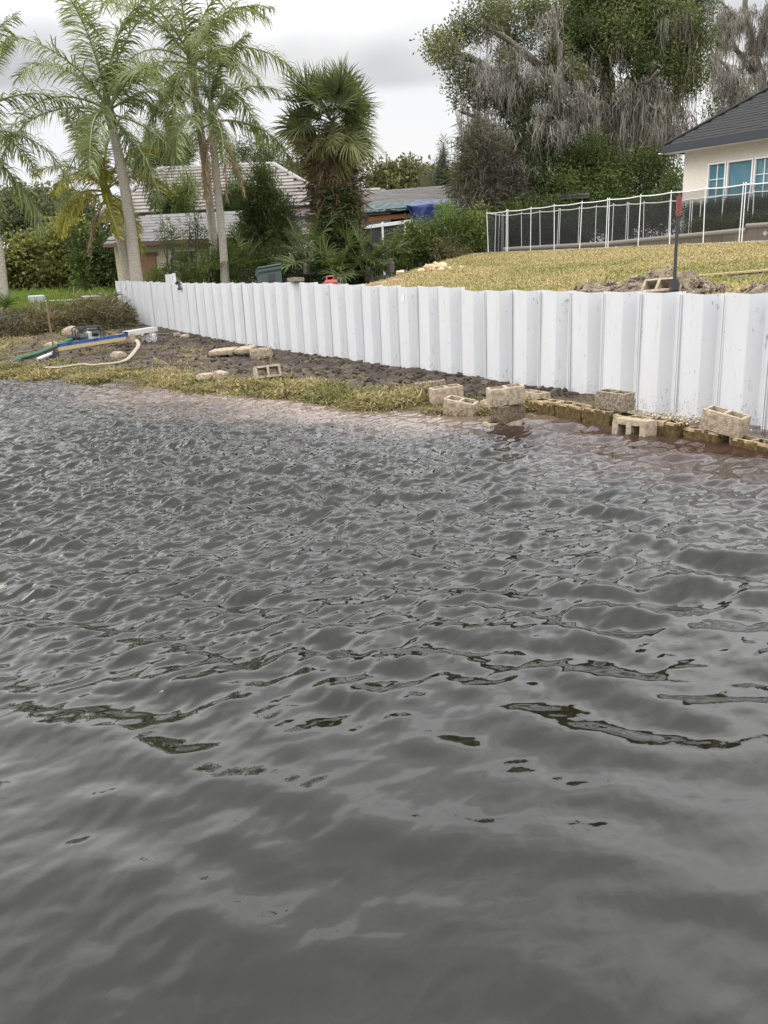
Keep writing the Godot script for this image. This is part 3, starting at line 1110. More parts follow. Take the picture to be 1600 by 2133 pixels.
func fan_clump(called: String, label: String, where: Vector3, fans: int, pet: float, rad: float, ca: Color, cb: Color, seed: int, group := "palmettos below the cabbage palm") -> Node3D:
	var g := RandomNumberGenerator.new()
	g.seed = seed
	var o := thing(called, label, "palmetto", where, 0.0, group)
	var vars := []
	for k in 4:
		vars.append(fan_mesh(pet, rad, deg_to_rad([82, 66, 48, 28][k]), deg_to_rad([25, 45, 55, 55][k]), seed * 7 + k, ca, cb, 26, 0.22))
	for k in fans:
		part("fan_leaf", vars[k % 4], o, Transform3D(Basis.from_euler(Vector3(g.randfn() * 0.12, k * 2.4 + g.randfn() * 0.3, g.randfn() * 0.1)).scaled(Vector3.ONE * g.randf_range(0.75, 1.15)), Vector3(g.randfn() * 0.1, 0, g.randfn() * 0.1)))
	var b := B.new()
	b.tube([Vector3(0, -0.15, 0), Vector3(0.02, 0.1, 0), Vector3(0, 0.25, 0.02)], [0.13, 0.12, 0.07], 8)
	part("stem", b.mesh(M.bark), o)
	return o

func cabbage_palm(base: Vector3, heart: Vector3) -> void:
	var o := thing("cabbage_palm", "shaggy cabbage palm with fan leaves, dead skirt and ivy on its trunk", "palm tree", base)
	var g := RandomNumberGenerator.new()
	g.seed = 44
	var h := heart - base
	part("trunk", trunk_mesh([Vector3(0, -0.2, 0), h * 0.3 + Vector3(0.05, 0, 0), h * 0.65 + Vector3(-0.03, 0, 0), h], [0.34, 0.3, 0.34, 0.3, 0.2], "bark"), o)
	# old leaf bases criss-crossing on the trunk
	var bb := B.new()
	for k in 46:
		var f := 0.35 + 0.6 * k / 46.0
		var a := k * 2.4
		var q := h * f + Vector3(cos(a), 0, sin(a)) * 0.26
		bb.box(q + Vector3(0, 0.12, 0), Vector3(0.09, 0.3, 0.035), Basis.from_euler(Vector3(0, -a + PI / 2, 0)) * Basis.from_euler(Vector3(0.5, 0, jit(0.3))), 0.01)
	part("leaf_bases", bb.mesh(M.bark), o).set_meta("kind", "stuff")
	var green := [Color(0.085, 0.108, 0.05), Color(0.165, 0.19, 0.09)]
	var old := [Color(0.14, 0.15, 0.045), Color(0.26, 0.24, 0.085)]
	var vars := []
	for k in 7:
		var c: Array = green if k < 4 else [green[0].lerp(old[0], (k - 3) / 3.0), green[1].lerp(old[1], (k - 3) / 3.0)]
		vars.append(fan_mesh([0.8, 0.88, 0.92, 0.92, 0.88, 0.8, 0.75][k], [0.86, 0.94, 0.98, 0.98, 0.96, 0.92, 0.86][k], deg_to_rad([76, 58, 40, 20, 0, -22, -42][k]), deg_to_rad([20, 30, 38, 42, 44, 40, 30][k]), 500 + k, c[0], c[1], 34, [0.08, 0.12, 0.18, 0.24, 0.3, 0.36, 0.42][k]))
	for k in 90:
		var v := clampi(int(7.0 * pow(k / 90.0, 0.97) + g.randfn() * 0.35), 0, 6)
		var dr := 0.1 * v
		part("fan_leaf", vars[v], o, Transform3D(Basis.from_euler(Vector3(g.randfn() * 0.6, k * 2.39996 + g.randfn() * 0.2, g.randfn() * 0.22)).scaled(Vector3.ONE * g.randf_range(0.62, 1.12)), h + Vector3(0, 0.35 - dr, 0)))
	var dead := fan_mesh(0.75, 0.85, deg_to_rad(-48), deg_to_rad(34), 510, Color(0.17, 0.115, 0.07), Color(0.36, 0.26, 0.15), 26, 0.9)
	dead.surface_set_material(0, M.dry)
	for k in 18:
		var f := g.randf_range(0.5, 0.86)
		part("dead_leaf", dead, o, Transform3D(Basis.from_euler(Vector3(g.randfn() * 0.15, k * 2.4, g.randfn() * 0.15)).scaled(Vector3.ONE * g.randf_range(0.5, 0.85)), h * f + Vector3(0, 0.1, 0)))
	# tangles of old fruit stalks
	var trs := []
	var cs := []
	for k in 130:
		var a := g.randf() * TAU
		var f := g.randf_range(0.25, 0.92)
		var r := g.randf_range(0.25, 0.55)
		trs.append(Transform3D(rot(g.randf() * TAU, jit(0.5), jit(0.5)).scaled(Vector3.ONE * g.randf_range(0.6, 1.3)), h * f + Vector3(cos(a) * r, 0, sin(a) * r)))
		cs.append(Color(0.20, 0.14, 0.10).lerp(Color(0.30, 0.23, 0.17), g.randf()))
	copies("dry_stalks", C.twig, trs, cs, o)
	trs = []
	cs = []
	for k in 620:
		var a := g.randf() * TAU
		var f := g.randf_range(-0.02, 0.62)
		var r := g.randf_range(0.3, 0.62)
		trs.append(Transform3D(rot(g.randf() * TAU, jit(0.5), jit(0.5)).scaled(Vector3.ONE * g.randf_range(0.8, 1.4)), h * f + Vector3(cos(a) * r, 0, sin(a) * r)))
		cs.append(Color(0.035, 0.065, 0.02).lerp(Color(0.075, 0.12, 0.035), g.randf()))
	copies("ivy", C.ivy, trs, cs, o)

# ----- broad trees: limbs are lists of points from the ground or a fork outwards
func limb(b: B, pts: Array, r0: float, r1: float, g: RandomNumberGenerator, sides := 9) -> Array:
	var c := Curve3D.new()
	for k in pts.size():
		var d: Vector3 = (pts[mini(k + 1, pts.size() - 1)] - pts[maxi(k - 1, 0)]) / 6.0
		c.add_point(pts[k], -d, d)
	var l := c.get_baked_length()
	var m := maxi(5, int(l / 0.35))
	var pp := []
	var rr := []
	for k in m + 1:
		var f := float(k) / m
		pp.append(c.sample_baked(f * l, true) + Vector3(g.randfn(), g.randfn(), g.randfn()) * 0.035 * minf(1.0, f * 4.0))
		rr.append(lerpf(r0, r1, pow(f, 0.8)) * (1.0 + g.randfn() * 0.04))
	b.tube(pp, rr, sides)
	return pp

func tree(called: String, label: String, category: String, group: String, limbs: Array, blobs: Array, clump: String, ca: Color, cb: Color, dens: float, size: float, seed: int, gap := 0.1, moss_n := 0, moss_spots := [], bark := "bark") -> Node3D:
	# limbs: [points, r0, r1] in the world; blobs: [centre, radii] in the world
	var g := RandomNumberGenerator.new()
	g.seed = seed
	var base: Vector3 = limbs[0][0][0]
	var o := thing(called, label, category, base, 0.0, group)
	var along := []
	var k := 0
	for lm in limbs:
		var b := B.new()
		var loc := []
		for p in lm[0]:
			loc.append(p - base)
		var pp := limb(b, loc, lm[1], lm[2], g)
		if k > 0:
			for q in range(2, pp.size()):
				along.append(pp[q])
		part("trunk" if k == 0 else "limb", b.mesh(M[bark]), o)
		k += 1
	var lb := []
	var tw := B.new()
	for bl in blobs:
		lb.append([bl[0] - base, bl[1]])
		# twigs from the nearest limb out into each clump of leaves
		var near := Vector3(0, 1, 0)
		for q: Vector3 in along:
			if q.distance_squared_to(bl[0] - base) < near.distance_squared_to(bl[0] - base):
				near = q
		for j in 3:
			var e: Vector3 = bl[0] - base + Vector3(g.randfn(), g.randfn(), g.randfn()) * 0.45 * bl[1]
			tw.tube([near, near.lerp(e, 0.5) + Vector3(g.randfn() * 0.2, 0.25, g.randfn() * 0.2), e], [0.05, 0.035, 0.012], 5)
			along.append(near.lerp(e, 0.6))
	if tw.v.size():
		part("twigs", tw.mesh(M[bark]), o).set_meta("kind", "stuff")
	if lb.size():
		var a := spread(lb, dens, ca, cb, size, seed, gap)
		copies("crown", C[clump], a[0], a[1], o)
	if moss_n > 0:
		for v in 3:
			var trs := []
			var cs := []
			for i in moss_n / 3:
				var p: Vector3 = along[g.randi() % along.size()] + Vector3(g.randfn() * 0.25, g.randfn() * 0.2 - 0.1, g.randfn() * 0.25)
				trs.append(Transform3D(rot(g.randf() * TAU).scaled(Vector3(1, g.randf_range(0.5, 1.15), 1) * g.randf_range(0.6, 1.1)), p))
				cs.append(Color(0.17, 0.16, 0.13).lerp(Color(0.33, 0.31, 0.255), g.randf()))
			for sp in moss_spots:
				for i in int(sp[2] * 0.3) / 3:
					var d := Vector3(g.randfn(), g.randfn(), g.randfn()).normalized() * pow(g.randf(), 0.4)
					var p: Vector3 = sp[0] - base + d * sp[1]
					trs.append(Transform3D(rot(g.randf() * TAU).scaled(Vector3(1, g.randf_range(0.5, 1.1), 1) * g.randf_range(0.6, 1.15)), p))
					cs.append(Color(0.15, 0.138, 0.112).lerp(Color(0.29, 0.268, 0.22), g.randf()))
			copies("moss", C["moss%d" % v], trs, cs, o)
	return o

# ---------------------------------------------------------------- where the plants stand (metres)
func build_oak() -> void:
	var limbs := [
		[[Vector3(10.10, 1.64, -36.00), Vector3(10.00, 3.31, -36.00), Vector3(9.83, 4.76, -36.00), Vector3(9.62, 6.39, -36.30), Vector3(9.47, 8.85, -36.60), Vector3(9.73, 11.59, -37.00)], 0.62, 0.16],
		[[Vector3(9.90, 3.86, -36.00), Vector3(9.06, 5.62, -35.50), Vector3(7.74, 7.26, -34.80), Vector3(5.97, 8.47, -34.00), Vector3(4.34, 9.50, -33.50)], 0.36, 0.08],
		[[Vector3(9.88, 4.40, -36.00), Vector3(9.12, 6.63, -36.60), Vector3(8.73, 9.00, -37.20), Vector3(8.66, 11.74, -38.00)], 0.34, 0.10],
		[[Vector3(9.95, 4.58, -36.00), Vector3(9.97, 6.42, -35.40), Vector3(10.55, 8.48, -35.00), Vector3(11.37, 10.07, -34.50)], 0.36, 0.08],
		[[Vector3(10.00, 4.22, -36.00), Vector3(11.05, 5.65, -36.50), Vector3(12.02, 6.92, -37.00), Vector3(13.06, 8.54, -37.50)], 0.26, 0.07],
		[[Vector3(9.69, 5.10, -35.80), Vector3(9.44, 6.33, -34.60), Vector3(9.98, 7.16, -33.80), Vector3(10.40, 7.62, -33.00)], 0.20, 0.06],
		[[Vector3(6.76, 1.77, -34.50), Vector3(6.64, 3.90, -34.50), Vector3(6.25, 5.76, -34.30), Vector3(5.27, 7.39, -34.00), Vector3(3.99, 8.37, -33.50), Vector3(2.84, 8.77, -33.00)], 0.42, 0.07],
		[[Vector3(6.38, 5.43, -34.40), Vector3(5.88, 7.37, -35.00), Vector3(5.54, 9.11, -35.50), Vector3(5.31, 11.01, -36.00)], 0.28, 0.08],
		[[Vector3(6.39, 5.09, -34.40), Vector3(6.96, 6.61, -33.60), Vector3(6.94, 8.26, -33.20), Vector3(6.62, 9.73, -33.00)], 0.22, 0.07],
		[[Vector3(6.52, 4.24, -34.40), Vector3(5.19, 5.54, -33.50), Vector3(4.08, 6.33, -33.00), Vector3(3.36, 6.61, -32.60)], 0.16, 0.05],
	]
	var dull := [
		[Vector3(2.92, 8.54, -33.00), Vector3(0.71, 0.56, 0.71)],
		[Vector3(3.53, 8.17, -33.20), Vector3(0.64, 0.49, 0.64)],
		[Vector3(2.54, 8.87, -33.40), Vector3(0.42, 0.34, 0.42)],
		[Vector3(3.92, 9.21, -33.50), Vector3(0.76, 0.61, 0.76)],
		[Vector3(4.41, 10.00, -34.00), Vector3(0.77, 0.62, 0.77)],
		[Vector3(3.24, 7.30, -33.00), Vector3(0.56, 0.45, 0.56)],
		[Vector3(5.25, 10.29, -35.00), Vector3(0.90, 0.72, 0.90)],
		[Vector3(5.88, 9.36, -34.50), Vector3(0.79, 0.55, 0.79)],
		[Vector3(6.49, 10.31, -35.00), Vector3(1.00, 0.80, 1.00)],
		[Vector3(3.87, 7.71, -33.30), Vector3(0.45, 0.38, 0.45)],
		[Vector3(4.09, 6.88, -33.00), Vector3(0.49, 0.45, 0.49)],
		[Vector3(6.84, 8.59, -34.00), Vector3(0.58, 0.46, 0.58)],
		[Vector3(3.20, 9.51, -34.00), Vector3(0.39, 0.27, 0.39)],
		[Vector3(7.33, 7.90, -33.80), Vector3(0.69, 0.50, 0.69)],
		[Vector3(6.08, 7.28, -33.60), Vector3(0.57, 0.42, 0.57)],
		[Vector3(8.51, 7.42, -35.00), Vector3(0.68, 0.52, 0.68)],
		[Vector3(9.68, 7.14, -34.60), Vector3(0.67, 0.51, 0.67)],
		[Vector3(11.08, 6.99, -35.00), Vector3(0.68, 0.56, 0.68)],
		[Vector3(5.24, 8.14, -33.80), Vector3(0.58, 0.42, 0.58)],
		[Vector3(6.87, 6.51, -34.00), Vector3(0.50, 0.50, 0.50)],
		[Vector3(10.51, 6.06, -35.40), Vector3(0.60, 0.60, 0.60)],
	]
	var bright := [
		[Vector3(7.56, 9.56, -35.00), Vector3(1.00, 0.80, 1.00)],
		[Vector3(8.59, 10.40, -36.00), Vector3(1.13, 0.86, 1.13)],
		[Vector3(9.17, 9.50, -35.00), Vector3(1.00, 0.76, 1.00)],
		[Vector3(10.18, 10.21, -35.50), Vector3(1.21, 0.93, 1.21)],
		[Vector3(10.29, 8.95, -34.50), Vector3(1.08, 0.79, 1.08)],
		[Vector3(11.13, 9.62, -34.50), Vector3(1.18, 0.98, 1.18)],
		[Vector3(12.05, 8.90, -35.00), Vector3(1.00, 0.92, 1.00)],
		[Vector3(11.56, 8.12, -35.00), Vector3(1.10, 0.68, 1.10)],
		[Vector3(12.61, 10.08, -36.00), Vector3(0.92, 1.02, 0.92)],
		[Vector3(10.36, 7.81, -34.00), Vector3(0.77, 0.50, 0.77)],
		[Vector3(9.55, 8.68, -35.00), Vector3(0.80, 0.52, 0.80)],
		[Vector3(8.41, 9.00, -35.50), Vector3(0.73, 0.53, 0.73)],
		[Vector3(12.66, 7.85, -36.00), Vector3(0.74, 0.49, 0.74)],
		[Vector3(9.02, 11.18, -36.00), Vector3(1.43, 0.82, 1.43)],
		[Vector3(11.55, 11.08, -36.00), Vector3(1.64, 0.82, 1.64)],
	]
	var spots := [
		[Vector3(7.31, 6.60, -33.60), Vector3(1.34, 1.15, 1.47), 260],
		[Vector3(6.23, 5.97, -33.40), Vector3(1.14, 0.95, 1.25), 240],
		[Vector3(7.96, 5.49, -34.00), Vector3(0.77, 1.35, 0.85), 200],
		[Vector3(10.18, 6.60, -34.40), Vector3(1.37, 1.17, 1.51), 240],
		[Vector3(5.11, 5.00, -33.00), Vector3(0.94, 1.13, 1.03), 260],
		[Vector3(4.22, 5.50, -32.80), Vector3(0.93, 1.12, 1.03), 220],
		[Vector3(3.84, 4.21, -32.60), Vector3(0.74, 0.83, 0.82), 200],
		[Vector3(4.70, 3.85, -32.60), Vector3(0.74, 0.93, 0.82), 220],
		[Vector3(5.56, 7.62, -33.60), Vector3(1.15, 0.76, 1.26), 180],
		[Vector3(11.26, 6.11, -36.00), Vector3(1.43, 1.23, 1.58), 220],
		[Vector3(8.89, 6.91, -35.00), Vector3(1.20, 1.20, 1.31), 200],
		[Vector3(12.30, 7.08, -37.00), Vector3(1.05, 1.05, 1.16), 120],
		[Vector3(4.26, 7.57, -33.00), Vector3(0.75, 0.75, 0.83), 120],
		[Vector3(9.32, 5.03, -35.00), Vector3(0.80, 1.20, 0.88), 160],
		[Vector3(7.89, 7.87, -35.50), Vector3(1.21, 1.01, 1.33), 160],
	]
	tree("live_oak", "huge live oak hung with grey beards of moss beyond the pool fence", "tree", "", limbs, bright, "oak", Color(0.068, 0.086, 0.034), Color(0.138, 0.158, 0.062), 15.0, 1.0, 301, 0.14, 480, spots)
	var oak := get_child(get_child_count() - 1)
	var lb := []
	for bl in dull:
		lb.append([bl[0] - oak.position, bl[1]])
	var a := spread(lb, 12.0, Color(0.10, 0.11, 0.058), Color(0.18, 0.19, 0.098), 1.0, 311, 0.2)
	copies("crown", C.oak, a[0], a[1], oak)
	var limbs2 := [
		[[Vector3(20.76, 1.25, -45.00), Vector3(20.11, 6.28, -45.00), Vector3(19.36, 8.90, -45.00), Vector3(18.45, 11.43, -45.00), Vector3(17.94, 13.46, -45.00)], 0.50, 0.10],
		[[Vector3(19.98, 6.72, -45.00), Vector3(18.48, 8.42, -44.50), Vector3(17.28, 9.42, -44.00), Vector3(16.55, 10.07, -44.00)], 0.22, 0.05],
		[[Vector3(19.51, 8.46, -45.00), Vector3(20.37, 10.53, -45.00), Vector3(21.36, 12.12, -45.00)], 0.25, 0.06],
		[[Vector3(19.22, 9.11, -45.00), Vector3(18.47, 10.61, -46.00), Vector3(17.40, 12.32, -46.00)], 0.20, 0.05],
		[[Vector3(20.17, 5.61, -45.00), Vector3(19.08, 6.38, -45.50), Vector3(17.66, 6.60, -45.00)], 0.18, 0.04],
		[[Vector3(18.90, 10.17, -45.00), Vector3(19.16, 11.71, -44.60), Vector3(19.23, 12.94, -44.00)], 0.20, 0.05],
		[[Vector3(18.22, 11.44, -45.00), Vector3(17.47, 12.28, -45.00), Vector3(16.75, 12.71, -45.00)], 0.12, 0.04],
	]
	var thin := [
		[Vector3(17.33, 7.91, -45.00), Vector3(1.02, 0.92, 1.02)],
		[Vector3(18.75, 7.49, -45.50), Vector3(1.29, 1.04, 1.29)],
		[Vector3(20.13, 7.95, -46.00), Vector3(1.31, 1.31, 1.31)],
		[Vector3(16.93, 6.85, -45.00), Vector3(1.02, 0.77, 1.02)],
		[Vector3(16.61, 6.54, -46.00), Vector3(0.89, 0.68, 0.89)],
		[Vector3(20.23, 6.28, -47.00), Vector3(1.61, 0.96, 1.61)],
		[Vector3(19.01, 5.87, -47.00), Vector3(1.34, 0.80, 1.34)],
		[Vector3(21.16, 7.24, -46.00), Vector3(1.31, 1.31, 1.31)],
	]
	var spots2 := [
		[Vector3(17.70, 9.17, -45.00), Vector3(1.02, 0.77, 1.02), 120],
		[Vector3(19.02, 10.17, -45.00), Vector3(1.28, 1.54, 1.28), 150],
		[Vector3(17.10, 11.07, -45.00), Vector3(0.77, 1.02, 0.77), 80],
		[Vector3(18.40, 12.04, -45.00), Vector3(1.28, 0.77, 1.28), 100],
		[Vector3(20.07, 8.61, -46.00), Vector3(1.05, 1.31, 1.05), 120],
		[Vector3(17.17, 7.42, -44.50), Vector3(0.76, 0.76, 0.76), 60],
	]
	tree("live_oak", "thin grey moss-hung oak rising behind the cream house", "tree", "", limbs2, thin, "oak", Color(0.10, 0.105, 0.055), Color(0.17, 0.175, 0.10), 7.0, 1.05, 321, 0.3, 420, spots2)

func build_palms() -> void:
	var ga := Color(0.14, 0.175, 0.08)
	var gb := Color(0.31, 0.345, 0.175)
	feather_palm("feather palm cut off at the frame edge with only its drooping fronds showing", [Vector3(-10.68, 0.61, -25.00), Vector3(-10.55, 1.93, -25.00), Vector3(-10.56, 2.97, -25.00), Vector3(-10.78, 5.09, -25.00)], 0.16, 0.12, 17, 3.30, ga, gb, 3, Vector3.ZERO, 0)
	feather_palm("tall feather palm with a thick leaning grey trunk at the wall's far end", [Vector3(-7.11, 0.65, -26.30), Vector3(-7.08, 2.04, -26.30), Vector3(-7.09, 3.91, -26.30), Vector3(-7.24, 5.69, -26.30)], 0.17, 0.12, 19, 3.60, ga, gb, 4, Vector3.ZERO, 0)
	feather_palm("tallest feather palm of the pair, its crown cut by the top of the frame", [Vector3(-5.14, 1.05, -28.50), Vector3(-5.08, 2.83, -28.50), Vector3(-5.10, 4.69, -28.50), Vector3(-5.21, 7.28, -28.50)], 0.13, 0.11, 18, 3.60, ga.lerp(Color(0.16, 0.16, 0.05), 0.4), gb.lerp(Color(0.30, 0.28, 0.10), 0.4), 5, Vector3.ZERO, 3)
	feather_palm("shorter feather palm of the pair with dead strips hanging below its crown", [Vector3(-4.66, 1.06, -27.50), Vector3(-4.61, 2.50, -27.50), Vector3(-4.62, 4.17, -27.50), Vector3(-4.60, 5.51, -27.50)], 0.12, 0.10, 12, 2.80, ga, gb, 6, Vector3.ZERO, 5)
	feather_palm("small yellowing feather palm against the thick leaning trunk", [Vector3(-7.61, 0.61, -27.30), Vector3(-7.62, 1.77, -27.30), Vector3(-7.73, 3.05, -27.30), Vector3(-7.87, 3.68, -27.30)], 0.15, 0.12, 14, 2.40, Color(0.22, 0.22, 0.045), Color(0.46, 0.40, 0.09), 7, Vector3.ZERO, 2)
	cabbage_palm(Vector3(-0.99, 0.92, -27.00), Vector3(-1.03, 5.53, -27.00))
	fan_clump("palmetto", "palmetto fanning out left of the shaggy cabbage palm", Vector3(-1.98, 1.54, -26.50), 14, 0.95, 0.80, Color(0.09, 0.125, 0.045), Color(0.18, 0.21, 0.085), 40)
	fan_clump("palmetto", "palmetto at the foot of the shaggy cabbage palm", Vector3(-0.92, 1.17, -25.50), 14, 0.70, 0.70, Color(0.09, 0.125, 0.045), Color(0.18, 0.21, 0.085), 41)
	fan_clump("palmetto", "palmetto right of the shaggy cabbage palm trunk", Vector3(-0.14, 1.25, -26.20), 14, 0.90, 0.75, Color(0.09, 0.125, 0.045), Color(0.18, 0.21, 0.085), 42)
	fan_clump("palmetto", "pale palmetto at the lawn edge below the blue tarp", Vector3(0.50, 1.49, -26.00), 10, 0.70, 0.60, Color(0.09, 0.125, 0.045), Color(0.18, 0.21, 0.085), 43)
	fan_clump("palmetto", "palmetto standing in front of the yellow shed window", Vector3(-4.19, 1.25, -28.00), 14, 1.00, 0.75, Color(0.09, 0.125, 0.045), Color(0.18, 0.21, 0.085), 44)
	fan_clump("palmetto", "palmetto in front of the feather palm at the frame edge", Vector3(-9.75, 0.62, -22.80), 9, 0.50, 0.50, Color(0.09, 0.125, 0.045), Color(0.18, 0.21, 0.085), 45)
	fan_clump("palmetto", "small palmetto against the yellow shed wall", Vector3(-6.34, 1.30, -29.50), 9, 0.80, 0.55, Color(0.09, 0.125, 0.045), Color(0.18, 0.21, 0.085), 46)

func build_bushes() -> void:
	bush("shrub", "glossy dark shrub below the yellow shed window", "dark shrubs between the wall and the houses", Vector3(-5.26, 1.06, -28.30), [[Vector3(-0.09, 0.60, 0.00), Vector3(0.64, 0.55, 0.64)], [Vector3(0.36, 0.80, -0.20), Vector3(0.65, 0.65, 0.65)], [Vector3(-0.51, 0.45, 0.30), Vector3(0.48, 0.35, 0.48)], [Vector3(0.80, 0.57, 0.30), Vector3(0.48, 0.48, 0.48)]], "small", Color(0.065, 0.095, 0.03), Color(0.17, 0.21, 0.065), 26.0, 1.00, 401, 0.08, "bush")
	bush("shrub", "dense dark shrub behind the green wheelie bin", "dark shrubs between the wall and the houses", Vector3(-3.66, 0.98, -28.50), [[Vector3(-0.18, 0.61, 0.00), Vector3(0.65, 0.68, 0.65)], [Vector3(0.52, 0.65, 0.00), Vector3(0.73, 0.73, 0.73)], [Vector3(1.26, 0.55, 0.50), Vector3(0.72, 0.64, 0.72)]], "small", Color(0.04, 0.062, 0.022), Color(0.11, 0.145, 0.05), 26.0, 1.00, 402, 0.08, "bush")
	bush("shrub", "dark shrub hugging the cabbage palm's foot", "dark shrubs between the wall and the houses", Vector3(-1.38, 0.75, -28.00), [[Vector3(-0.27, 0.53, 0.00), Vector3(0.72, 0.61, 0.72)], [Vector3(0.50, 0.51, 0.40), Vector3(0.71, 0.53, 0.71)], [Vector3(1.19, 0.58, 0.60), Vector3(0.56, 0.47, 0.56)]], "small", Color(0.04, 0.062, 0.022), Color(0.11, 0.145, 0.05), 24.0, 1.00, 403, 0.08, "bush")
	bush("shrub", "leafy shrub below the blue tarp", "dark shrubs between the wall and the houses", Vector3(1.39, 1.21, -29.00), [[Vector3(-0.21, 0.92, 0.00), Vector3(0.66, 0.73, 0.66)], [Vector3(0.35, 1.05, 0.00), Vector3(0.59, 0.76, 0.59)], [Vector3(-0.55, 0.56, 0.40), Vector3(0.59, 0.46, 0.59)], [Vector3(0.73, 0.65, 0.00), Vector3(0.50, 0.56, 0.50)]], "shrub", Color(0.065, 0.095, 0.03), Color(0.17, 0.21, 0.065), 24.0, 1.00, 404, 0.08, "bush")
	bush("shrub", "leafy shrub between the blue tarp and the pool fence", "dark shrubs between the wall and the houses", Vector3(3.03, 1.28, -29.50), [[Vector3(-0.14, 1.08, 0.00), Vector3(0.60, 0.84, 0.60)], [Vector3(0.44, 1.21, -0.20), Vector3(0.51, 0.91, 0.51)], [Vector3(-0.64, 0.87, 0.20), Vector3(0.50, 0.63, 0.50)], [Vector3(0.57, 0.59, 0.00), Vector3(0.40, 0.50, 0.40)]], "shrub", Color(0.065, 0.095, 0.03), Color(0.17, 0.21, 0.065), 24.0, 1.00, 405, 0.08, "bush")
	bush("bamboo_clump", "pale green feathery clump in front of the blue tarp", "dark shrubs between the wall and the houses", Vector3(2.51, 1.46, -29.00), [[Vector3(-0.07, 1.32, 0.20), Vector3(0.33, 0.49, 0.33)], [Vector3(0.08, 1.04, 0.20), Vector3(0.30, 0.43, 0.30)]], "narrow", Color(0.14, 0.19, 0.05), Color(0.26, 0.32, 0.09), 22.0, 1.00, 406, 0.08, "bush")
	bush("shrub", "brownish low shrub beside the leafy one at the fence", "dark shrubs between the wall and the houses", Vector3(2.39, 1.32, -28.60), [[Vector3(-0.01, 0.52, 0.20), Vector3(0.48, 0.39, 0.48)], [Vector3(0.51, 0.43, 0.40), Vector3(0.48, 0.32, 0.48)]], "bramble", Color(0.09, 0.075, 0.04), Color(0.17, 0.15, 0.08), 24.0, 1.00, 407, 0.08, "bush")
	bush("cedar", "tall dark cedar left of the cabbage palm", "cedars", Vector3(-3.75, 0.92, -30.50), [[Vector3(0.18, 3.14, 0.00), Vector3(0.42, 0.73, 0.42)], [Vector3(-0.03, 2.53, 0.00), Vector3(0.69, 0.73, 0.69)], [Vector3(0.53, 2.43, 0.00), Vector3(0.62, 0.69, 0.62)], [Vector3(0.15, 1.75, 0.00), Vector3(0.97, 0.76, 0.97)], [Vector3(-0.41, 1.61, 0.20), Vector3(0.62, 0.62, 0.62)], [Vector3(0.74, 1.72, 0.20), Vector3(0.59, 0.69, 0.59)], [Vector3(0.19, 3.67, 0.00), Vector3(0.21, 0.42, 0.21)]], "cedar", Color(0.05, 0.07, 0.025), Color(0.13, 0.16, 0.06), 24.0, 1.00, 410, 0.06, "tree")
	bush("cedar", "slim cedar behind the yellow shed roof, nearer the trunks", "cedars", Vector3(-7.99, 0.88, -37.00), [[Vector3(0.38, 3.42, 0.00), Vector3(0.42, 0.72, 0.42)], [Vector3(0.57, 3.88, 0.00), Vector3(0.25, 0.46, 0.25)], [Vector3(0.18, 2.87, 0.00), Vector3(0.51, 0.42, 0.51)]], "cedar", Color(0.05, 0.075, 0.025), Color(0.14, 0.18, 0.06), 20.0, 1.10, 411, 0.08, "tree")
	bush("cedar", "small cedar behind the yellow shed roof, left of the slim one", "cedars", Vector3(-8.86, 0.92, -37.00), [[Vector3(0.39, 3.24, 0.00), Vector3(0.38, 0.46, 0.38)], [Vector3(0.48, 3.57, 0.00), Vector3(0.21, 0.29, 0.21)]], "cedar", Color(0.05, 0.075, 0.025), Color(0.13, 0.17, 0.06), 20.0, 1.10, 412, 0.08, "tree")
	bush("cedar", "broad cedar behind the paired palm trunks", "cedars", Vector3(-5.61, 0.81, -36.00), [[Vector3(0.43, 3.51, 0.00), Vector3(0.61, 0.78, 0.61)], [Vector3(-0.01, 2.99, 0.00), Vector3(0.61, 0.61, 0.61)], [Vector3(0.76, 2.95, 0.00), Vector3(0.61, 0.74, 0.61)]], "cedar", Color(0.05, 0.07, 0.025), Color(0.12, 0.16, 0.055), 20.0, 1.10, 413, 0.08, "tree")
	bush("oleander", "thin oleander with narrow grey leaves against the yellow wall", "oleanders", Vector3(-6.88, 1.25, -29.50), [[Vector3(0.09, 1.68, 0.00), Vector3(0.44, 0.44, 0.44)], [Vector3(0.32, 1.37, 0.00), Vector3(0.34, 0.44, 0.34)], [Vector3(-0.19, 1.39, 0.00), Vector3(0.27, 0.34, 0.27)], [Vector3(0.14, 0.77, 0.00), Vector3(0.27, 0.40, 0.27)]], "narrow", Color(0.10, 0.12, 0.06), Color(0.2, 0.22, 0.12), 5.0, 1.00, 414, 0.20, "bush")
	bush("oleander", "tall thin oleander rising over the shed's eave", "oleanders", Vector3(-5.88, 1.21, -29.30), [[Vector3(0.05, 1.97, -0.00), Vector3(0.27, 0.43, 0.27)], [Vector3(0.21, 2.26, 0.00), Vector3(0.20, 0.23, 0.20)], [Vector3(0.08, 1.37, 0.00), Vector3(0.23, 0.50, 0.23)], [Vector3(0.60, 1.50, 0.00), Vector3(0.20, 0.37, 0.20)]], "narrow", Color(0.10, 0.12, 0.06), Color(0.2, 0.22, 0.12), 5.0, 1.00, 415, 0.20, "bush")
	bush("hedge_bush", "olive hedge bush by the feather palm at the frame edge", "hedge bushes on the neighbour's far lawn", Vector3(-16.61, 0.86, -41.00), [[Vector3(-0.03, 1.13, 0.00), Vector3(1.17, 1.03, 1.17)], [Vector3(0.91, 1.41, 0.00), Vector3(1.07, 1.21, 1.07)], [Vector3(-0.36, 0.83, 0.40), Vector3(0.92, 0.69, 0.92)]], "far", Color(0.095, 0.105, 0.036), Color(0.25, 0.24, 0.08), 9.0, 0.80, 420, 0.08, "bush")
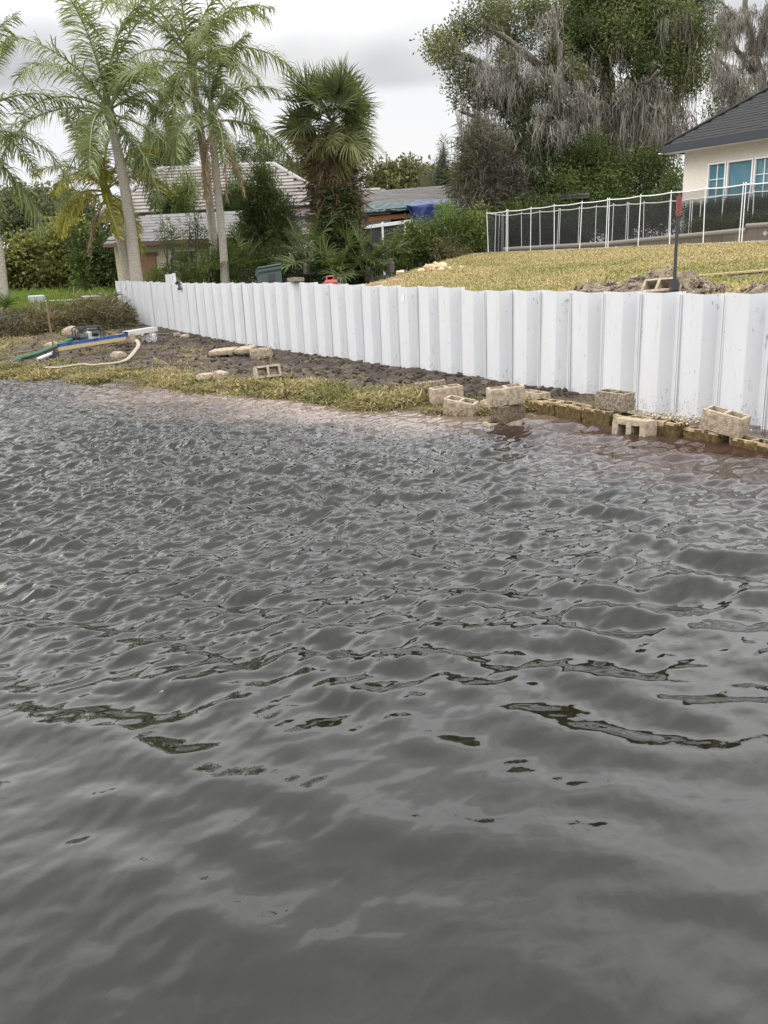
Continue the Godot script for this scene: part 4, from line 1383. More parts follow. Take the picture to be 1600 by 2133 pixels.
	bush("hedge_bush", "tall olive hedge bush with a yellowish top", "hedge bushes on the neighbour's far lawn", Vector3(-14.60, 0.77, -41.00), [[Vector3(0.13, 1.55, 0.00), Vector3(1.17, 1.40, 1.17)], [Vector3(0.81, 2.37, 0.00), Vector3(0.93, 0.84, 0.93)], [Vector3(1.10, 1.19, 0.40), Vector3(1.04, 1.11, 1.04)], [Vector3(-0.31, 0.93, 0.60), Vector3(0.92, 0.83, 0.92)]], "far", Color(0.095, 0.105, 0.036), Color(0.25, 0.24, 0.08), 9.0, 0.80, 421, 0.08, "bush")
	bush("hedge_bush", "dark hedge bush behind the yellowing palm", "hedge bushes on the neighbour's far lawn", Vector3(-11.87, 0.77, -38.00), [[Vector3(0.13, 1.63, 0.00), Vector3(0.87, 1.30, 0.87)], [Vector3(0.72, 1.31, 0.40), Vector3(0.77, 1.16, 0.77)], [Vector3(-0.10, 0.86, 0.60), Vector3(0.77, 0.77, 0.77)]], "far", Color(0.04, 0.062, 0.022), Color(0.11, 0.145, 0.05), 9.0, 0.75, 422, 0.08, "bush")
	bush("shrub", "green shrub at the yellow shed's corner", "dark shrubs between the wall and the houses", Vector3(-7.45, 1.13, -29.00), [[Vector3(0.17, 0.38, 0.00), Vector3(0.36, 0.26, 0.36)], [Vector3(0.61, 0.29, 0.40), Vector3(0.36, 0.20, 0.36)]], "small", Color(0.065, 0.095, 0.03), Color(0.17, 0.21, 0.065), 24.0, 1.00, 423, 0.08, "bush")
	bush("undergrowth_bush", "bright leafy bush under the oak's moss", "undergrowth below the live oak", Vector3(7.63, 1.73, -33.00), [[Vector3(-0.24, 2.86, 0.00), Vector3(0.75, 0.83, 0.75)], [Vector3(0.45, 3.15, 0.00), Vector3(0.83, 0.83, 0.83)], [Vector3(0.72, 2.46, 0.40), Vector3(0.82, 0.74, 0.82)], [Vector3(-0.68, 2.10, 0.50), Vector3(0.92, 0.67, 0.92)], [Vector3(0.35, 1.64, 0.60), Vector3(1.11, 0.74, 1.11)], [Vector3(-1.22, 1.71, 0.60), Vector3(0.92, 0.66, 0.92)]], "oak", Color(0.05, 0.07, 0.022), Color(0.13, 0.155, 0.05), 15.0, 1.00, 430, 0.10, "bush")
	bush("undergrowth_bush", "olive leafy bush right of the oak's trunk", "undergrowth below the live oak", Vector3(10.39, 1.96, -33.50), [[Vector3(-0.39, 2.56, 0.00), Vector3(0.76, 0.65, 0.76)], [Vector3(0.34, 2.36, 0.00), Vector3(0.69, 0.76, 0.69)], [Vector3(-0.32, 1.69, 0.50), Vector3(0.94, 0.75, 0.94)], [Vector3(-1.02, 1.39, 0.50), Vector3(0.75, 0.68, 0.75)]], "oak", Color(0.05, 0.07, 0.022), Color(0.13, 0.15, 0.05), 14.0, 1.00, 431, 0.12, "bush")
	bush("undergrowth_bush", "dark ivy-like mass on the oak's second trunk", "undergrowth below the live oak", Vector3(6.09, 1.80, -33.40), [[Vector3(-0.59, 4.34, 0.20), Vector3(0.68, 0.83, 0.68)], [Vector3(-0.36, 3.34, 0.40), Vector3(0.75, 0.94, 0.75)], [Vector3(-0.88, 5.05, -0.20), Vector3(0.50, 0.57, 0.50)], [Vector3(-0.13, 2.18, 0.60), Vector3(0.86, 0.93, 0.86)], [Vector3(0.72, 3.69, -0.20), Vector3(0.69, 0.76, 0.69)]], "oak", Color(0.035, 0.05, 0.02), Color(0.085, 0.105, 0.045), 12.0, 1.00, 432, 0.14, "bush")
	bush("undergrowth_bush", "dark bush beside the cream house corner", "undergrowth below the live oak", Vector3(10.37, 1.90, -30.00), [[Vector3(-0.18, 1.76, 0.00), Vector3(0.41, 0.51, 0.41)], [Vector3(-0.30, 1.09, 0.00), Vector3(0.61, 0.51, 0.61)]], "shrub", Color(0.04, 0.062, 0.022), Color(0.11, 0.145, 0.05), 20.0, 1.00, 433, 0.08, "bush")
	bush("twig_thicket", "grey leafless thicket full of moss at the oak's edge", "undergrowth below the live oak", Vector3(4.14, 1.87, -32.40), [[Vector3(-0.31, 3.44, 0.00), Vector3(0.66, 0.92, 0.66)], [Vector3(0.17, 2.61, 0.20), Vector3(0.81, 1.10, 0.81)], [Vector3(-0.50, 2.33, 0.00), Vector3(0.55, 0.92, 0.55)], [Vector3(0.68, 1.94, 0.20), Vector3(0.73, 0.92, 0.73)], [Vector3(-0.19, 1.33, 0.20), Vector3(0.73, 0.73, 0.73)]], "twig", Color(0.17, 0.155, 0.13), Color(0.33, 0.305, 0.26), 15.0, 1.00, 434, 0.10, "thicket")
	bush("undergrowth_bush", "low dark green filling below the thicket", "undergrowth below the live oak", Vector3(5.27, 1.82, -31.80), [[Vector3(-0.04, 1.14, 0.20), Vector3(0.90, 0.54, 0.90)], [Vector3(0.95, 1.09, 0.40), Vector3(1.07, 0.54, 1.07)], [Vector3(-0.72, 1.09, 0.20), Vector3(0.54, 0.43, 0.54)]], "oak", Color(0.04, 0.062, 0.022), Color(0.11, 0.145, 0.05), 14.0, 1.00, 435, 0.08, "bush")
	bush("undergrowth_bush", "low dark green filling behind the pool mesh", "undergrowth below the live oak", Vector3(8.91, 1.83, -31.80), [[Vector3(-1.11, 0.86, 0.20), Vector3(1.08, 0.43, 1.08)], [Vector3(0.25, 0.96, 0.20), Vector3(1.08, 0.54, 1.08)], [Vector3(1.32, 0.90, 0.60), Vector3(0.71, 0.53, 0.71)]], "oak", Color(0.04, 0.062, 0.022), Color(0.11, 0.145, 0.05), 14.0, 1.00, 436, 0.08, "bush")

func build_far_trees() -> void:
	tree("far_tree", "grey-green far tree left behind the hedge", "tree", "trees far behind the houses", [[[Vector3(-28.31, 0.57, -72.00), Vector3(-27.81, 3.56, -72.00), Vector3(-27.31, 6.12, -72.00)], 0.35, 0.10], [[Vector3(-27.81, 3.56, -72.00), Vector3(-28.60, 5.81, -72.00)], 0.20, 0.05]], [[Vector3(-28.09, 6.52, -72.00), Vector3(2.05, 1.39, 2.05)], [Vector3(-26.29, 6.98, -72.00), Vector3(1.64, 0.90, 1.64)], [Vector3(-28.80, 6.91, -72.00), Vector3(1.64, 1.07, 1.64)], [Vector3(-27.19, 4.99, -71.00), Vector3(2.42, 1.62, 2.42)]], "far", Color(0.075, 0.085, 0.045), Color(0.15, 0.16, 0.085), 4.0, 1.30, 501, 0.12)
	tree("far_tree", "rounder far tree right behind the hedge", "tree", "trees far behind the houses", [[[Vector3(-24.47, 0.47, -70.00), Vector3(-23.84, 4.10, -70.00), Vector3(-23.54, 6.58, -70.00)], 0.35, 0.10], [[Vector3(-23.95, 3.38, -70.00), Vector3(-22.72, 5.83, -70.00)], 0.20, 0.05]], [[Vector3(-23.97, 6.24, -70.00), Vector3(1.59, 1.27, 1.59)], [Vector3(-22.80, 6.54, -70.00), Vector3(1.20, 1.04, 1.20)], [Vector3(-22.31, 5.07, -69.00), Vector3(1.57, 1.57, 1.57)], [Vector3(-24.21, 4.80, -69.00), Vector3(1.96, 1.57, 1.96)]], "far", Color(0.075, 0.085, 0.045), Color(0.15, 0.16, 0.085), 4.0, 1.30, 502, 0.12)
	tree("far_pine", "broad flat-topped pine over the tiled roof", "tree", "trees far behind the houses", [[[Vector3(-14.04, 0.36, -60.00), Vector3(-13.45, 5.91, -60.00), Vector3(-13.29, 8.57, -60.00)], 0.30, 0.12], [[Vector3(-13.38, 6.51, -60.00), Vector3(-14.43, 8.33, -60.00)], 0.14, 0.05], [[Vector3(-13.37, 7.10, -60.00), Vector3(-12.00, 8.81, -60.00)], 0.14, 0.05]], [[Vector3(-13.22, 9.16, -60.00), Vector3(1.50, 0.75, 1.50)], [Vector3(-14.41, 8.47, -60.00), Vector3(1.16, 0.61, 1.16)], [Vector3(-12.16, 8.82, -60.00), Vector3(1.02, 0.68, 1.02)], [Vector3(-13.61, 9.90, -60.00), Vector3(0.68, 0.34, 0.68)], [Vector3(-15.10, 8.06, -60.00), Vector3(0.55, 0.34, 0.55)], [Vector3(-11.62, 9.38, -60.00), Vector3(0.48, 0.34, 0.48)]], "pine", Color(0.07, 0.10, 0.04), Color(0.15, 0.19, 0.075), 5.0, 1.10, 503, 0.14)
	tree("far_pine", "open pine right of the paired palms", "tree", "trees far behind the houses", [[[Vector3(-8.47, -0.09, -66.00), Vector3(-8.12, 6.03, -66.00), Vector3(-8.22, 8.98, -66.00)], 0.26, 0.10], [[Vector3(-8.07, 6.69, -66.00), Vector3(-6.71, 8.27, -66.00)], 0.10, 0.04], [[Vector3(-8.08, 7.35, -66.00), Vector3(-9.10, 8.86, -66.00)], 0.10, 0.04]], [[Vector3(-8.16, 9.62, -66.00), Vector3(1.13, 0.53, 1.13)], [Vector3(-9.07, 9.18, -66.00), Vector3(0.90, 0.45, 0.90)], [Vector3(-7.18, 8.94, -66.00), Vector3(0.90, 0.45, 0.90)], [Vector3(-6.36, 8.26, -66.00), Vector3(0.75, 0.38, 0.75)], [Vector3(-7.74, 8.48, -66.00), Vector3(0.98, 0.38, 0.98)]], "pine", Color(0.07, 0.10, 0.04), Color(0.15, 0.19, 0.075), 4.0, 1.10, 504, 0.20)
	tree("far_tree", "olive far tree right of the cabbage palm", "tree", "trees far behind the houses", [[[Vector3(2.11, -0.87, -75.00), Vector3(2.31, 4.22, -75.00), Vector3(2.34, 7.25, -75.00)], 0.30, 0.10]], [[Vector3(2.05, 8.00, -75.00), Vector3(1.45, 1.02, 1.45)], [Vector3(3.26, 8.14, -75.00), Vector3(1.28, 0.85, 1.28)], [Vector3(1.04, 7.67, -75.00), Vector3(1.20, 0.85, 1.20)], [Vector3(2.42, 7.05, -75.00), Vector3(2.13, 0.94, 2.13)]], "far", Color(0.10, 0.105, 0.05), Color(0.19, 0.185, 0.095), 4.0, 1.30, 505, 0.12)
	tree("far_tree", "olive far tree left of the spire-shaped pine", "tree", "trees far behind the houses", [[[Vector3(4.56, -1.08, -78.00), Vector3(4.71, 4.21, -78.00), Vector3(4.76, 7.36, -78.00)], 0.30, 0.10]], [[Vector3(4.62, 7.95, -78.00), Vector3(1.51, 0.98, 1.51)], [Vector3(5.64, 7.52, -78.00), Vector3(1.33, 0.80, 1.33)], [Vector3(3.97, 7.40, -78.00), Vector3(1.33, 0.80, 1.33)]], "far", Color(0.10, 0.105, 0.05), Color(0.19, 0.185, 0.095), 4.0, 1.30, 506, 0.12)
	tree("far_tree", "olive far tree between the spire-shaped pine and the oak", "tree", "trees far behind the houses", [[[Vector3(7.99, -1.09, -74.00), Vector3(8.07, 3.93, -74.00), Vector3(8.03, 6.93, -74.00)], 0.30, 0.10]], [[Vector3(7.72, 7.31, -74.00), Vector3(1.43, 1.01, 1.43)], [Vector3(8.90, 7.08, -74.00), Vector3(1.26, 0.93, 1.26)], [Vector3(6.92, 6.79, -74.00), Vector3(1.01, 0.67, 1.01)]], "far", Color(0.095, 0.10, 0.05), Color(0.18, 0.175, 0.09), 4.0, 1.30, 507, 0.12)
	tree("spire_pine", "dark spire-shaped pine standing above the grey roof", "tree", "trees far behind the houses", [[[Vector3(4.95, -0.55, -62.00), Vector3(5.07, 4.29, -62.00), Vector3(5.14, 9.03, -62.00)], 0.16, 0.03]], [[Vector3(5.17, 8.91, -62.00), Vector3(0.11, 0.35, 0.11)], [Vector3(5.16, 8.46, -62.00), Vector3(0.25, 0.21, 0.25)], [Vector3(5.15, 8.07, -62.00), Vector3(0.32, 0.21, 0.32)], [Vector3(5.14, 7.64, -62.00), Vector3(0.42, 0.21, 0.42)], [Vector3(5.13, 7.21, -62.00), Vector3(0.49, 0.25, 0.49)], [Vector3(5.12, 6.78, -62.00), Vector3(0.56, 0.25, 0.56)], [Vector3(5.11, 6.35, -62.00), Vector3(0.64, 0.28, 0.64)]], "pine", Color(0.035, 0.05, 0.035), Color(0.075, 0.10, 0.07), 16.0, 0.55, 508, 0.02)
	tree("bare_tree", "leafless grey tree behind the spire-shaped pine", "tree", "trees far behind the houses", [[[Vector3(4.67, -0.81, -70.00), Vector3(4.88, 4.29, -70.00), Vector3(5.09, 8.15, -70.00)], 0.14, 0.03], [[Vector3(4.92, 5.71, -70.00), Vector3(4.35, 8.18, -70.00)], 0.05, 0.01], [[Vector3(4.97, 6.41, -70.00), Vector3(5.61, 9.50, -70.00), Vector3(5.77, 10.24, -70.00)], 0.05, 0.01], [[Vector3(4.87, 5.36, -70.00), Vector3(4.13, 6.80, -70.00), Vector3(3.87, 8.03, -70.00)], 0.05, 0.01], [[Vector3(5.03, 7.11, -70.00), Vector3(5.36, 8.48, -70.00)], 0.03, 0.01]], [[Vector3(4.88, 7.12, -70.00), Vector3(1.04, 1.20, 1.04)]], "twig", Color(0.20, 0.18, 0.15), Color(0.30, 0.27, 0.23), 1.2, 1.40, 509, 0.20)
	tree("far_tree", "dark far tree behind the tiled roof's middle", "tree", "trees far behind the houses", [[[Vector3(-6.11, -0.33, -70.00), Vector3(-5.71, 5.11, -70.00), Vector3(-5.53, 7.56, -70.00)], 0.30, 0.10]], [[Vector3(-5.87, 7.92, -70.00), Vector3(1.59, 0.80, 1.59)], [Vector3(-4.79, 7.53, -70.00), Vector3(1.20, 0.80, 1.20)]], "far", Color(0.075, 0.085, 0.045), Color(0.15, 0.16, 0.085), 4.0, 1.30, 510, 0.12)

# ---------------------------------------------------------------- buildings
func slab(a: Vector3, b: Vector3, c: Vector3, d: Vector3, th: float) -> B:
	# four corners of a roof face (eave left, eave right, ridge right, ridge left) given a thickness downwards
	var m := B.new()
	var nn := (b - a).cross(d - a).normalized()
	if nn.y < 0.0:
		nn = -nn
	var k := nn * th
	m.quad(a, b, c, d, nn)
	m.quad(a - k, b - k, c - k, d - k, -nn)
	var o := (a + b + c + d) * 0.25
	for e in [[a, b], [b, c], [c, d], [d, a]]:
		var mid: Vector3 = (e[0] + e[1]) * 0.5
		if (e[0] - e[1]).length() > 0.02:
			m.quad(e[0], e[1], e[1] - k, e[0] - k, mid - o)
	return m

func roof_tiles(parent: Node, a: Vector3, b: Vector3, c: Vector3, d: Vector3, w: float, course: float, mats: Array, seed: int, called := "tile", th := 0.06, lift := 0.13) -> int:
	# courses of flat tiles laid on a roof face, each tile a piece of its own that laps the one below
	var g := RandomNumberGenerator.new()
	g.seed = seed
	var up := ((c + d) * 0.5 - (a + b) * 0.5)
	var rows := int(up.length() / course)
	var ux := (b - a).normalized()
	var uy := (up - ux * up.dot(ux)).normalized()
	var nn := ux.cross(uy).normalized()
	if nn.y < 0.0:
		nn = -nn
	var t := B.new()
	t.box(Vector3.ZERO, Vector3(w * 0.985, th, course * 1.12))
	var tm := t.mesh()
	var n := 0
	for r in rows:
		var f := (r + 0.5) / rows
		var l := a.lerp(d, f)
		var e := b.lerp(c, f)
		var len := (e - l).length()
		var m := int(len / w)
		if m < 1:
			continue
		var off := (len - m * w) * 0.5 + (w * 0.25 if r % 2 == 0 else -w * 0.25)
		for i in m:
			var x := clampf(off + (i + 0.5) * w, w * 0.3, len - w * 0.3)
			var p := l + (e - l).normalized() * x + nn * (th * 0.9 + g.randf() * 0.006)
			var bs := Basis(ux, nn, ux.cross(nn)) * Basis(Vector3.RIGHT, -lift + g.randfn() * 0.006) * Basis(Vector3.UP, g.randfn() * 0.006)
			part(called, tm, parent, Transform3D(bs, p), mats[g.randi() % mats.size()])
			n += 1
	return n

func house_materials() -> void:
	var g: Texture2D = M.grain
	var f: Texture2D = M.fine
	mat("stucco", lin(0.80, 0.735, 0.64), 0.9, M.soft, 1.0)
	mat("shed_wall", lin(0.72, 0.65, 0.46), 0.9, M.soft, 1.0)
	mat("white_wall", lin(0.7, 0.68, 0.64), 0.9, M.soft, 1.0)
	mat("shingle_dark", lin(0.034, 0.034, 0.035), 0.95, f, 1.6)
	mat("shingle_dark2", lin(0.026, 0.026, 0.027), 0.95, f, 1.9)
	mat("shingle_grey", lin(0.27, 0.26, 0.25), 0.95, f, 1.6)
	mat("shingle_grey2", lin(0.22, 0.21, 0.205), 0.95, f, 1.3)
	mat("shingle_mid", lin(0.20, 0.185, 0.17), 0.95, f, 1.6)
	mat("shingle_mid2", lin(0.165, 0.155, 0.145), 0.95, f, 1.9)
	mat("roof_tile0", lin(0.33, 0.295, 0.265), 0.9, f, 1.1)
	mat("roof_tile1", lin(0.285, 0.255, 0.235), 0.9, f, 1.3)
	mat("roof_tile2", lin(0.375, 0.34, 0.305), 0.9, f, 1.2)
	mat("roof_under", lin(0.12, 0.10, 0.09), 0.95)
	mat("hip_cap", lin(0.5, 0.47, 0.45), 0.9, f, 1.2)
	mat("dark_trim", lin(0.022, 0.026, 0.034), 0.6)
	mat("brown_trim", lin(0.20, 0.12, 0.09), 0.8)
	mat("door_paint", lin(0.50, 0.27, 0.19), 0.7, f, 1.0)
	mat("window_white", lin(0.8, 0.8, 0.79), 0.4)
	var gl := mat("window_glass", lin(0.075, 0.19, 0.24), 0.05)
	gl.metallic_specular = 0.7
	var dg := mat("dark_glass", lin(0.02, 0.025, 0.028), 0.08)
	dg.metallic_specular = 0.6
	mat("deck", lin(0.62, 0.58, 0.51), 0.9, g, 0.8)
	mat("coping", lin(0.72, 0.65, 0.53), 0.8, f, 1.5)
	mat("pool_tile0", lin(0.40, 0.31, 0.22), 0.5, f, 2.0)
	mat("pool_tile1", lin(0.46, 0.37, 0.27), 0.5, f, 2.3)
	mat("pool_tile2", lin(0.34, 0.26, 0.19), 0.5, f, 2.6)
	mat("raw_timber", lin(0.40, 0.16, 0.07), 0.85, f, 2.0)
	mat("tarp", lin(0.025, 0.06, 0.24), 0.45, f, 3.0, M.rough_h, 2.0)
	mat("tarp_green", lin(0.03, 0.10, 0.10), 0.45, f, 3.0)
	mat("screen_dark", lin(0.045, 0.045, 0.05), 0.9)
	var ms := mat("fence_mesh", lin(0.018, 0.018, 0.02, 0.42), 0.9)
	ms.transparency = BaseMaterial3D.TRANSPARENCY_ALPHA
	mat("skylight", lin(0.8, 0.8, 0.8), 0.2)

func window(parent: Node, o: Vector3, bs: Basis, w: float, h: float, cols: int, rows: int, glass: String, rail := 0.04) -> void:
	# frame with real depth, glass set back in it and bars across the panes
	var f := B.new()
	f.box(Vector3(0, h * 0.5 - rail * 0.5, 0), Vector3(w, rail, 0.09), Basis.IDENTITY, 0.006)
	f.box(Vector3(0, -h * 0.5 + rail * 0.5, 0), Vector3(w, rail, 0.09), Basis.IDENTITY, 0.006)
	for s in [-1.0, 1.0]:
		f.box(Vector3(s * (w - rail) * 0.5, 0, 0), Vector3(rail, h - rail * 2.0, 0.088), Basis.IDENTITY, 0.006)
	for k in cols - 1:
		f.box(Vector3(lerpf(-w * 0.5, w * 0.5, (k + 1.0) / cols), 0, -0.006), Vector3(rail * 0.45, h - rail * 2.0, 0.03))
	for k in rows - 1:
		f.box(Vector3(0, lerpf(-h * 0.5, h * 0.5, (k + 1.0) / rows), -0.008), Vector3(w - rail * 2.0, rail * 0.45, 0.026))
	var win := part("window", f.mesh(M.window_white), parent, Transform3D(bs, o))
	var iw := (w - rail * 2.0) / cols
	var ih := (h - rail * 2.0) / rows
	for i in cols:
		for j in rows:
			var p := B.new()
			p.box(Vector3.ZERO, Vector3(iw * 0.97, ih * 0.97, 0.008))
			part("pane", p.mesh(M[glass]), win, Transform3D(Basis.IDENTITY, Vector3((i + 0.5 - cols * 0.5) * iw, (j + 0.5 - rows * 0.5) * ih, -0.026)))

func block_box(o: Vector3, s: Vector3, bs: Basis, mt: String, ch := 0.01) -> ArrayMesh:
	var b := B.new()
	b.box(o, s, bs, ch)
	return b.mesh(M[mt])

func build_right_house() -> void:
	var o := thing("cream_house", "cream stucco house with a dark hipped shingle roof and blue windows", "house", Vector3.ZERO)
	var bs := Basis(-WU, Vector3.UP, -WN)
	# walls: one face towards the lake, one end face
	part("wall", block_box(wp(11.45 - 5.0, 13.35, 1.72 + 1.3), Vector3(10.0, 2.6, 0.3), bs, "stucco", 0.02), o)
	part("wall", block_box(wp(11.3, 13.35 + 4.16, 1.72 + 1.3), Vector3(0.3, 2.6, 7.996), bs, "stucco", 0.02), o)
	part("wall_band", block_box(wp(11.45 - 5.0, 13.18, 4.2), Vector3(9.9, 0.16, 0.06), bs, "stucco", 0.01), o)
	# the wide window: casement, fixed light, casement
	window(o, wp(10.32, 13.15, 3.17), bs, 0.56, 1.24, 2, 3, "window_glass")
	window(o, wp(9.63, 13.15, 3.17), bs, 0.76, 1.24, 1, 1, "window_glass")
	window(o, wp(8.94, 13.15, 3.17), bs, 0.56, 1.24, 2, 3, "window_glass")
	part("window_sill", block_box(wp(9.63, 13.14, 2.51), Vector3(2.05, 0.06, 0.14), bs, "window_white", 0.008), o)
	# hipped roof
	var e := 4.36
	var a := wp(11.75, 12.7, e)
	var b := wp(1.0, 12.7, e)
	var c := wp(7.55, 16.9, e + 2.8)
	var d := wp(4.0, 16.9, e + 2.8)
	var a2 := wp(11.75, 21.1, e)
	var rf := part("roof", slab(a, b, d, c, 0.06).mesh(M.shingle_dark2), o)
	part("roof", slab(a2, a, c, c, 0.06).mesh(M.shingle_dark2), o)
	for fc in [[a, b, d, c], [a2, a, c, c]]:
		var up: Vector3 = (fc[2] + fc[3]) * 0.5 - (fc[0] + fc[1]) * 0.5
		var ux: Vector3 = (fc[1] - fc[0]).normalized()
		var uy := (up - ux * up.dot(ux)).normalized()
		var nn := ux.cross(uy).normalized()
		if nn.y < 0.0:
			nn = -nn
		var sh := B.new()
		var g := RandomNumberGenerator.new()
		g.seed = 9
		var rows := 36
		for r in rows:
			var l: Vector3 = fc[0].lerp(fc[3], (r + 0.5) / rows)
			var q: Vector3 = fc[1].lerp(fc[2], (r + 0.5) / rows)
			var len := (q - l).length()
			var m := maxi(1, int(len / 0.33))
			for i in m:
				var x := (i + 0.5 + (0.5 if r % 2 == 0 else 0.0)) * len / (m + 0.5)
				var tn := g.randf_range(0.86, 1.14)
				sh.col = Color(tn, tn, tn * 1.02)
				sh.box(l + (q - l).normalized() * x + nn * (0.012 + g.randf() * 0.004), Vector3(len / (m + 0.5) * 0.98, 0.012, up.length() / rows * 1.3), Basis(ux, nn, ux.cross(nn)) * Basis(Vector3.RIGHT, -0.06))
		var mm: StandardMaterial3D = M.shingle_dark.duplicate()
		mm.vertex_color_use_as_albedo = true
		part("shingles", sh.mesh(mm), rf).set_meta("kind", "stuff")
	for hl in [[a, c], [c, d]]:
		var cap := B.new()
		cap.tube([hl[0] + Vector3(0, 0.02, 0), hl[0].lerp(hl[1], 0.5) + Vector3(0, 0.03, 0), hl[1] + Vector3(0, 0.03, 0)], [0.075], 8, true, 0.6)
		part("hip_cap", cap.mesh(M.shingle_dark), o)
	part("fascia", block_box((a + b) * 0.5 + Vector3(0, -0.1, 0) - WN * 0.03, Vector3(10.75, 0.19, 0.035), bs, "dark_trim", 0.005), o)
	part("fascia", block_box((a + a2) * 0.5 + Vector3(0, -0.1, 0) + WU * 0.03, Vector3(0.035, 0.19, 8.46), bs, "dark_trim", 0.005), o)
	part("soffit", block_box(wp(6.5, 12.98, e - 0.18), Vector3(10.9, 0.02, 0.5), bs, "window_white", 0.0), o)

func build_pool() -> void:
	# concrete apron below the fence
	var bs := Basis(-WU, Vector3.UP, -WN)
	var dk := B.new()
	dk.box(wp(7.0, 11.3, 1.70), Vector3(20.5, 0.14, 2.3), bs, 0.015)
	var deck := structure("pool_pavement", dk.mesh(M.deck))
	# raised edge of the pool: core, coping and tiles
	var pw := thing("pool_edge_wall", "low raised pool edge with rounded cream coping and tan tiles", "pool wall")
	var steps := [[16.4, 12.2, 0.05, 0.07], [12.2, 7.86, 0.07, 0.22], [7.86, 2.0, 0.31, 0.31]]
	var g := RandomNumberGenerator.new()
	g.seed = 2
	for q in steps:
		var n := int((q[0] - q[1]) / 0.3)
		var path := []
		for k in n + 1:
			var f := float(k) / n
			path.append(wp(lerpf(q[0], q[1], f), 11.0, 1.77 + lerpf(q[2], q[3], f) + 0.03))
		var cp := B.new()
		cp.tube(path, [0.055], 10)
		part("coping", cp.mesh(M.coping), pw)
		for k in n:
			var f := (k + 0.5) / n
			var h := lerpf(q[2], q[3], f)
			part("core", block_box(wp(lerpf(q[0], q[1], f), 11.1, 1.77 + h * 0.5 - 0.01), Vector3((q[0] - q[1]) / n, h, 0.16), bs, "deck", 0.0), pw)
			if h > 0.075:
				var t := part("tile", block_box(wp(lerpf(q[0], q[1], f), 11.008, 1.77 + h * 0.5 - 0.006), Vector3((q[0] - q[1]) / n - 0.008, h - 0.012, 0.02), bs, "pool_tile%d" % (g.randi() % 3), 0.002), pw)
				if absf(lerpf(q[0], q[1], f) - 7.3) < 0.16:
					var dm := B.new()
					dm.box(wp(7.36, 10.994, 1.77 + h * 0.5), Vector3(0.09, 0.09, 0.01), bs * Basis(Vector3.BACK, PI / 4.0), 0.002)
					part("diamond_inlay", dm.mesh(M.window_white), pw)
	# clipped hedges between the pool and the house
	for k in 2:
		var hs := thing("clipped_hedge", ["taller clipped hedge below the blue windows", "lower clipped hedge in front of the taller one"][k], "hedge", wp(7.0, 12.85 - k * 0.42, 1.74), 0.0, "clipped hedges by the house")
		var trs := []
		var cs := []
		for i in [2600, 2400][k]:
			var s := g.randf_range(-5.0, 4.0 - k * 0.7)
			var y: float = sqrt(g.randf()) * [1.02, 0.66][k]
			var t := g.randf_range(-0.2, 0.2)
			trs.append(Transform3D(rot(g.randf() * TAU, jit(0.6), jit(0.6)).scaled(Vector3.ONE * g.randf_range(0.45, 0.75)), WU * s + WN * t + Vector3(0, y - 0.05, 0)))
			cs.append([Color(0.045, 0.062, 0.022), Color(0.06, 0.075, 0.028)][k].lerp([Color(0.11, 0.135, 0.05), Color(0.15, 0.16, 0.06)][k], g.randf()))
		copies("foliage", C.small, trs, cs, hs)
		for i in 5:
			var stt := B.new()
			stt.tube([WU * (i * 1.6 - 3.6) + Vector3(0, -0.04, 0), WU * (i * 1.6 - 3.5) + Vector3(0, 0.5, 0)], [0.03, 0.015], 6)
			part("stem", stt.mesh(M.bark), hs)

func fence_run(o: Node, posts: Array, t: float, y0: float, top: Array, dbl: Array) -> void:
	# posts of white aluminium with black mesh laced between them and a white top hem that sags a little
	var g := RandomNumberGenerator.new()
	g.seed = int(t * 10.0)
	var tips := []
	var feet := []
	for s: float in posts:
		var lean := Vector3(g.randfn() * 0.02, 0, g.randfn() * 0.02)
		var tp := wp(s, t, curve(-s, top)) + lean
		var ft := wp(s, t, y0)
		tips.append(tp)
		feet.append(ft)
		var b := B.new()
		b.tube([ft + Vector3(0, -0.06, 0), tp + Vector3(0, 0.05, 0)], [0.0125], 8)
		part("post", b.mesh(M.white_metal), o)
		if dbl.has(s):
			var c := B.new()
			var of := WU * 0.075
			c.tube([ft + of + Vector3(0, -0.06, 0), tp + of * 0.8 + Vector3(0, 0.055, 0)], [0.0125], 8)
			part("post", c.mesh(M.white_metal), o)
	for k in posts.size() - 1:
		var a: Vector3 = tips[k]
		var b: Vector3 = tips[k + 1]
		var fa: Vector3 = feet[k] + Vector3(0, 0.03, 0)
		var fb: Vector3 = feet[k + 1] + Vector3(0, 0.03, 0)
		var pts := PackedVector3Array()
		for r in 2:
			for i in 7:
				var f := i / 6.0
				var sag := -0.02 * sin(PI * f)
				pts.append((a.lerp(b, f) + Vector3(0, sag, 0)) if r == 0 else fa.lerp(fb, f))
		var m := B.new()
		m.grid(pts, 7, PackedColorArray(), -WN)
		part("mesh_panel", m.mesh(M.fence_mesh), o)
		var hm := B.new()
		hm.tube([a, a.lerp(b, 0.25) + Vector3(0, -0.014, 0), a.lerp(b, 0.5) + Vector3(0, -0.02, 0), a.lerp(b, 0.75) + Vector3(0, -0.014, 0), b], [0.014], 6)
		part("top_hem", hm.mesh(M.white_metal), o)

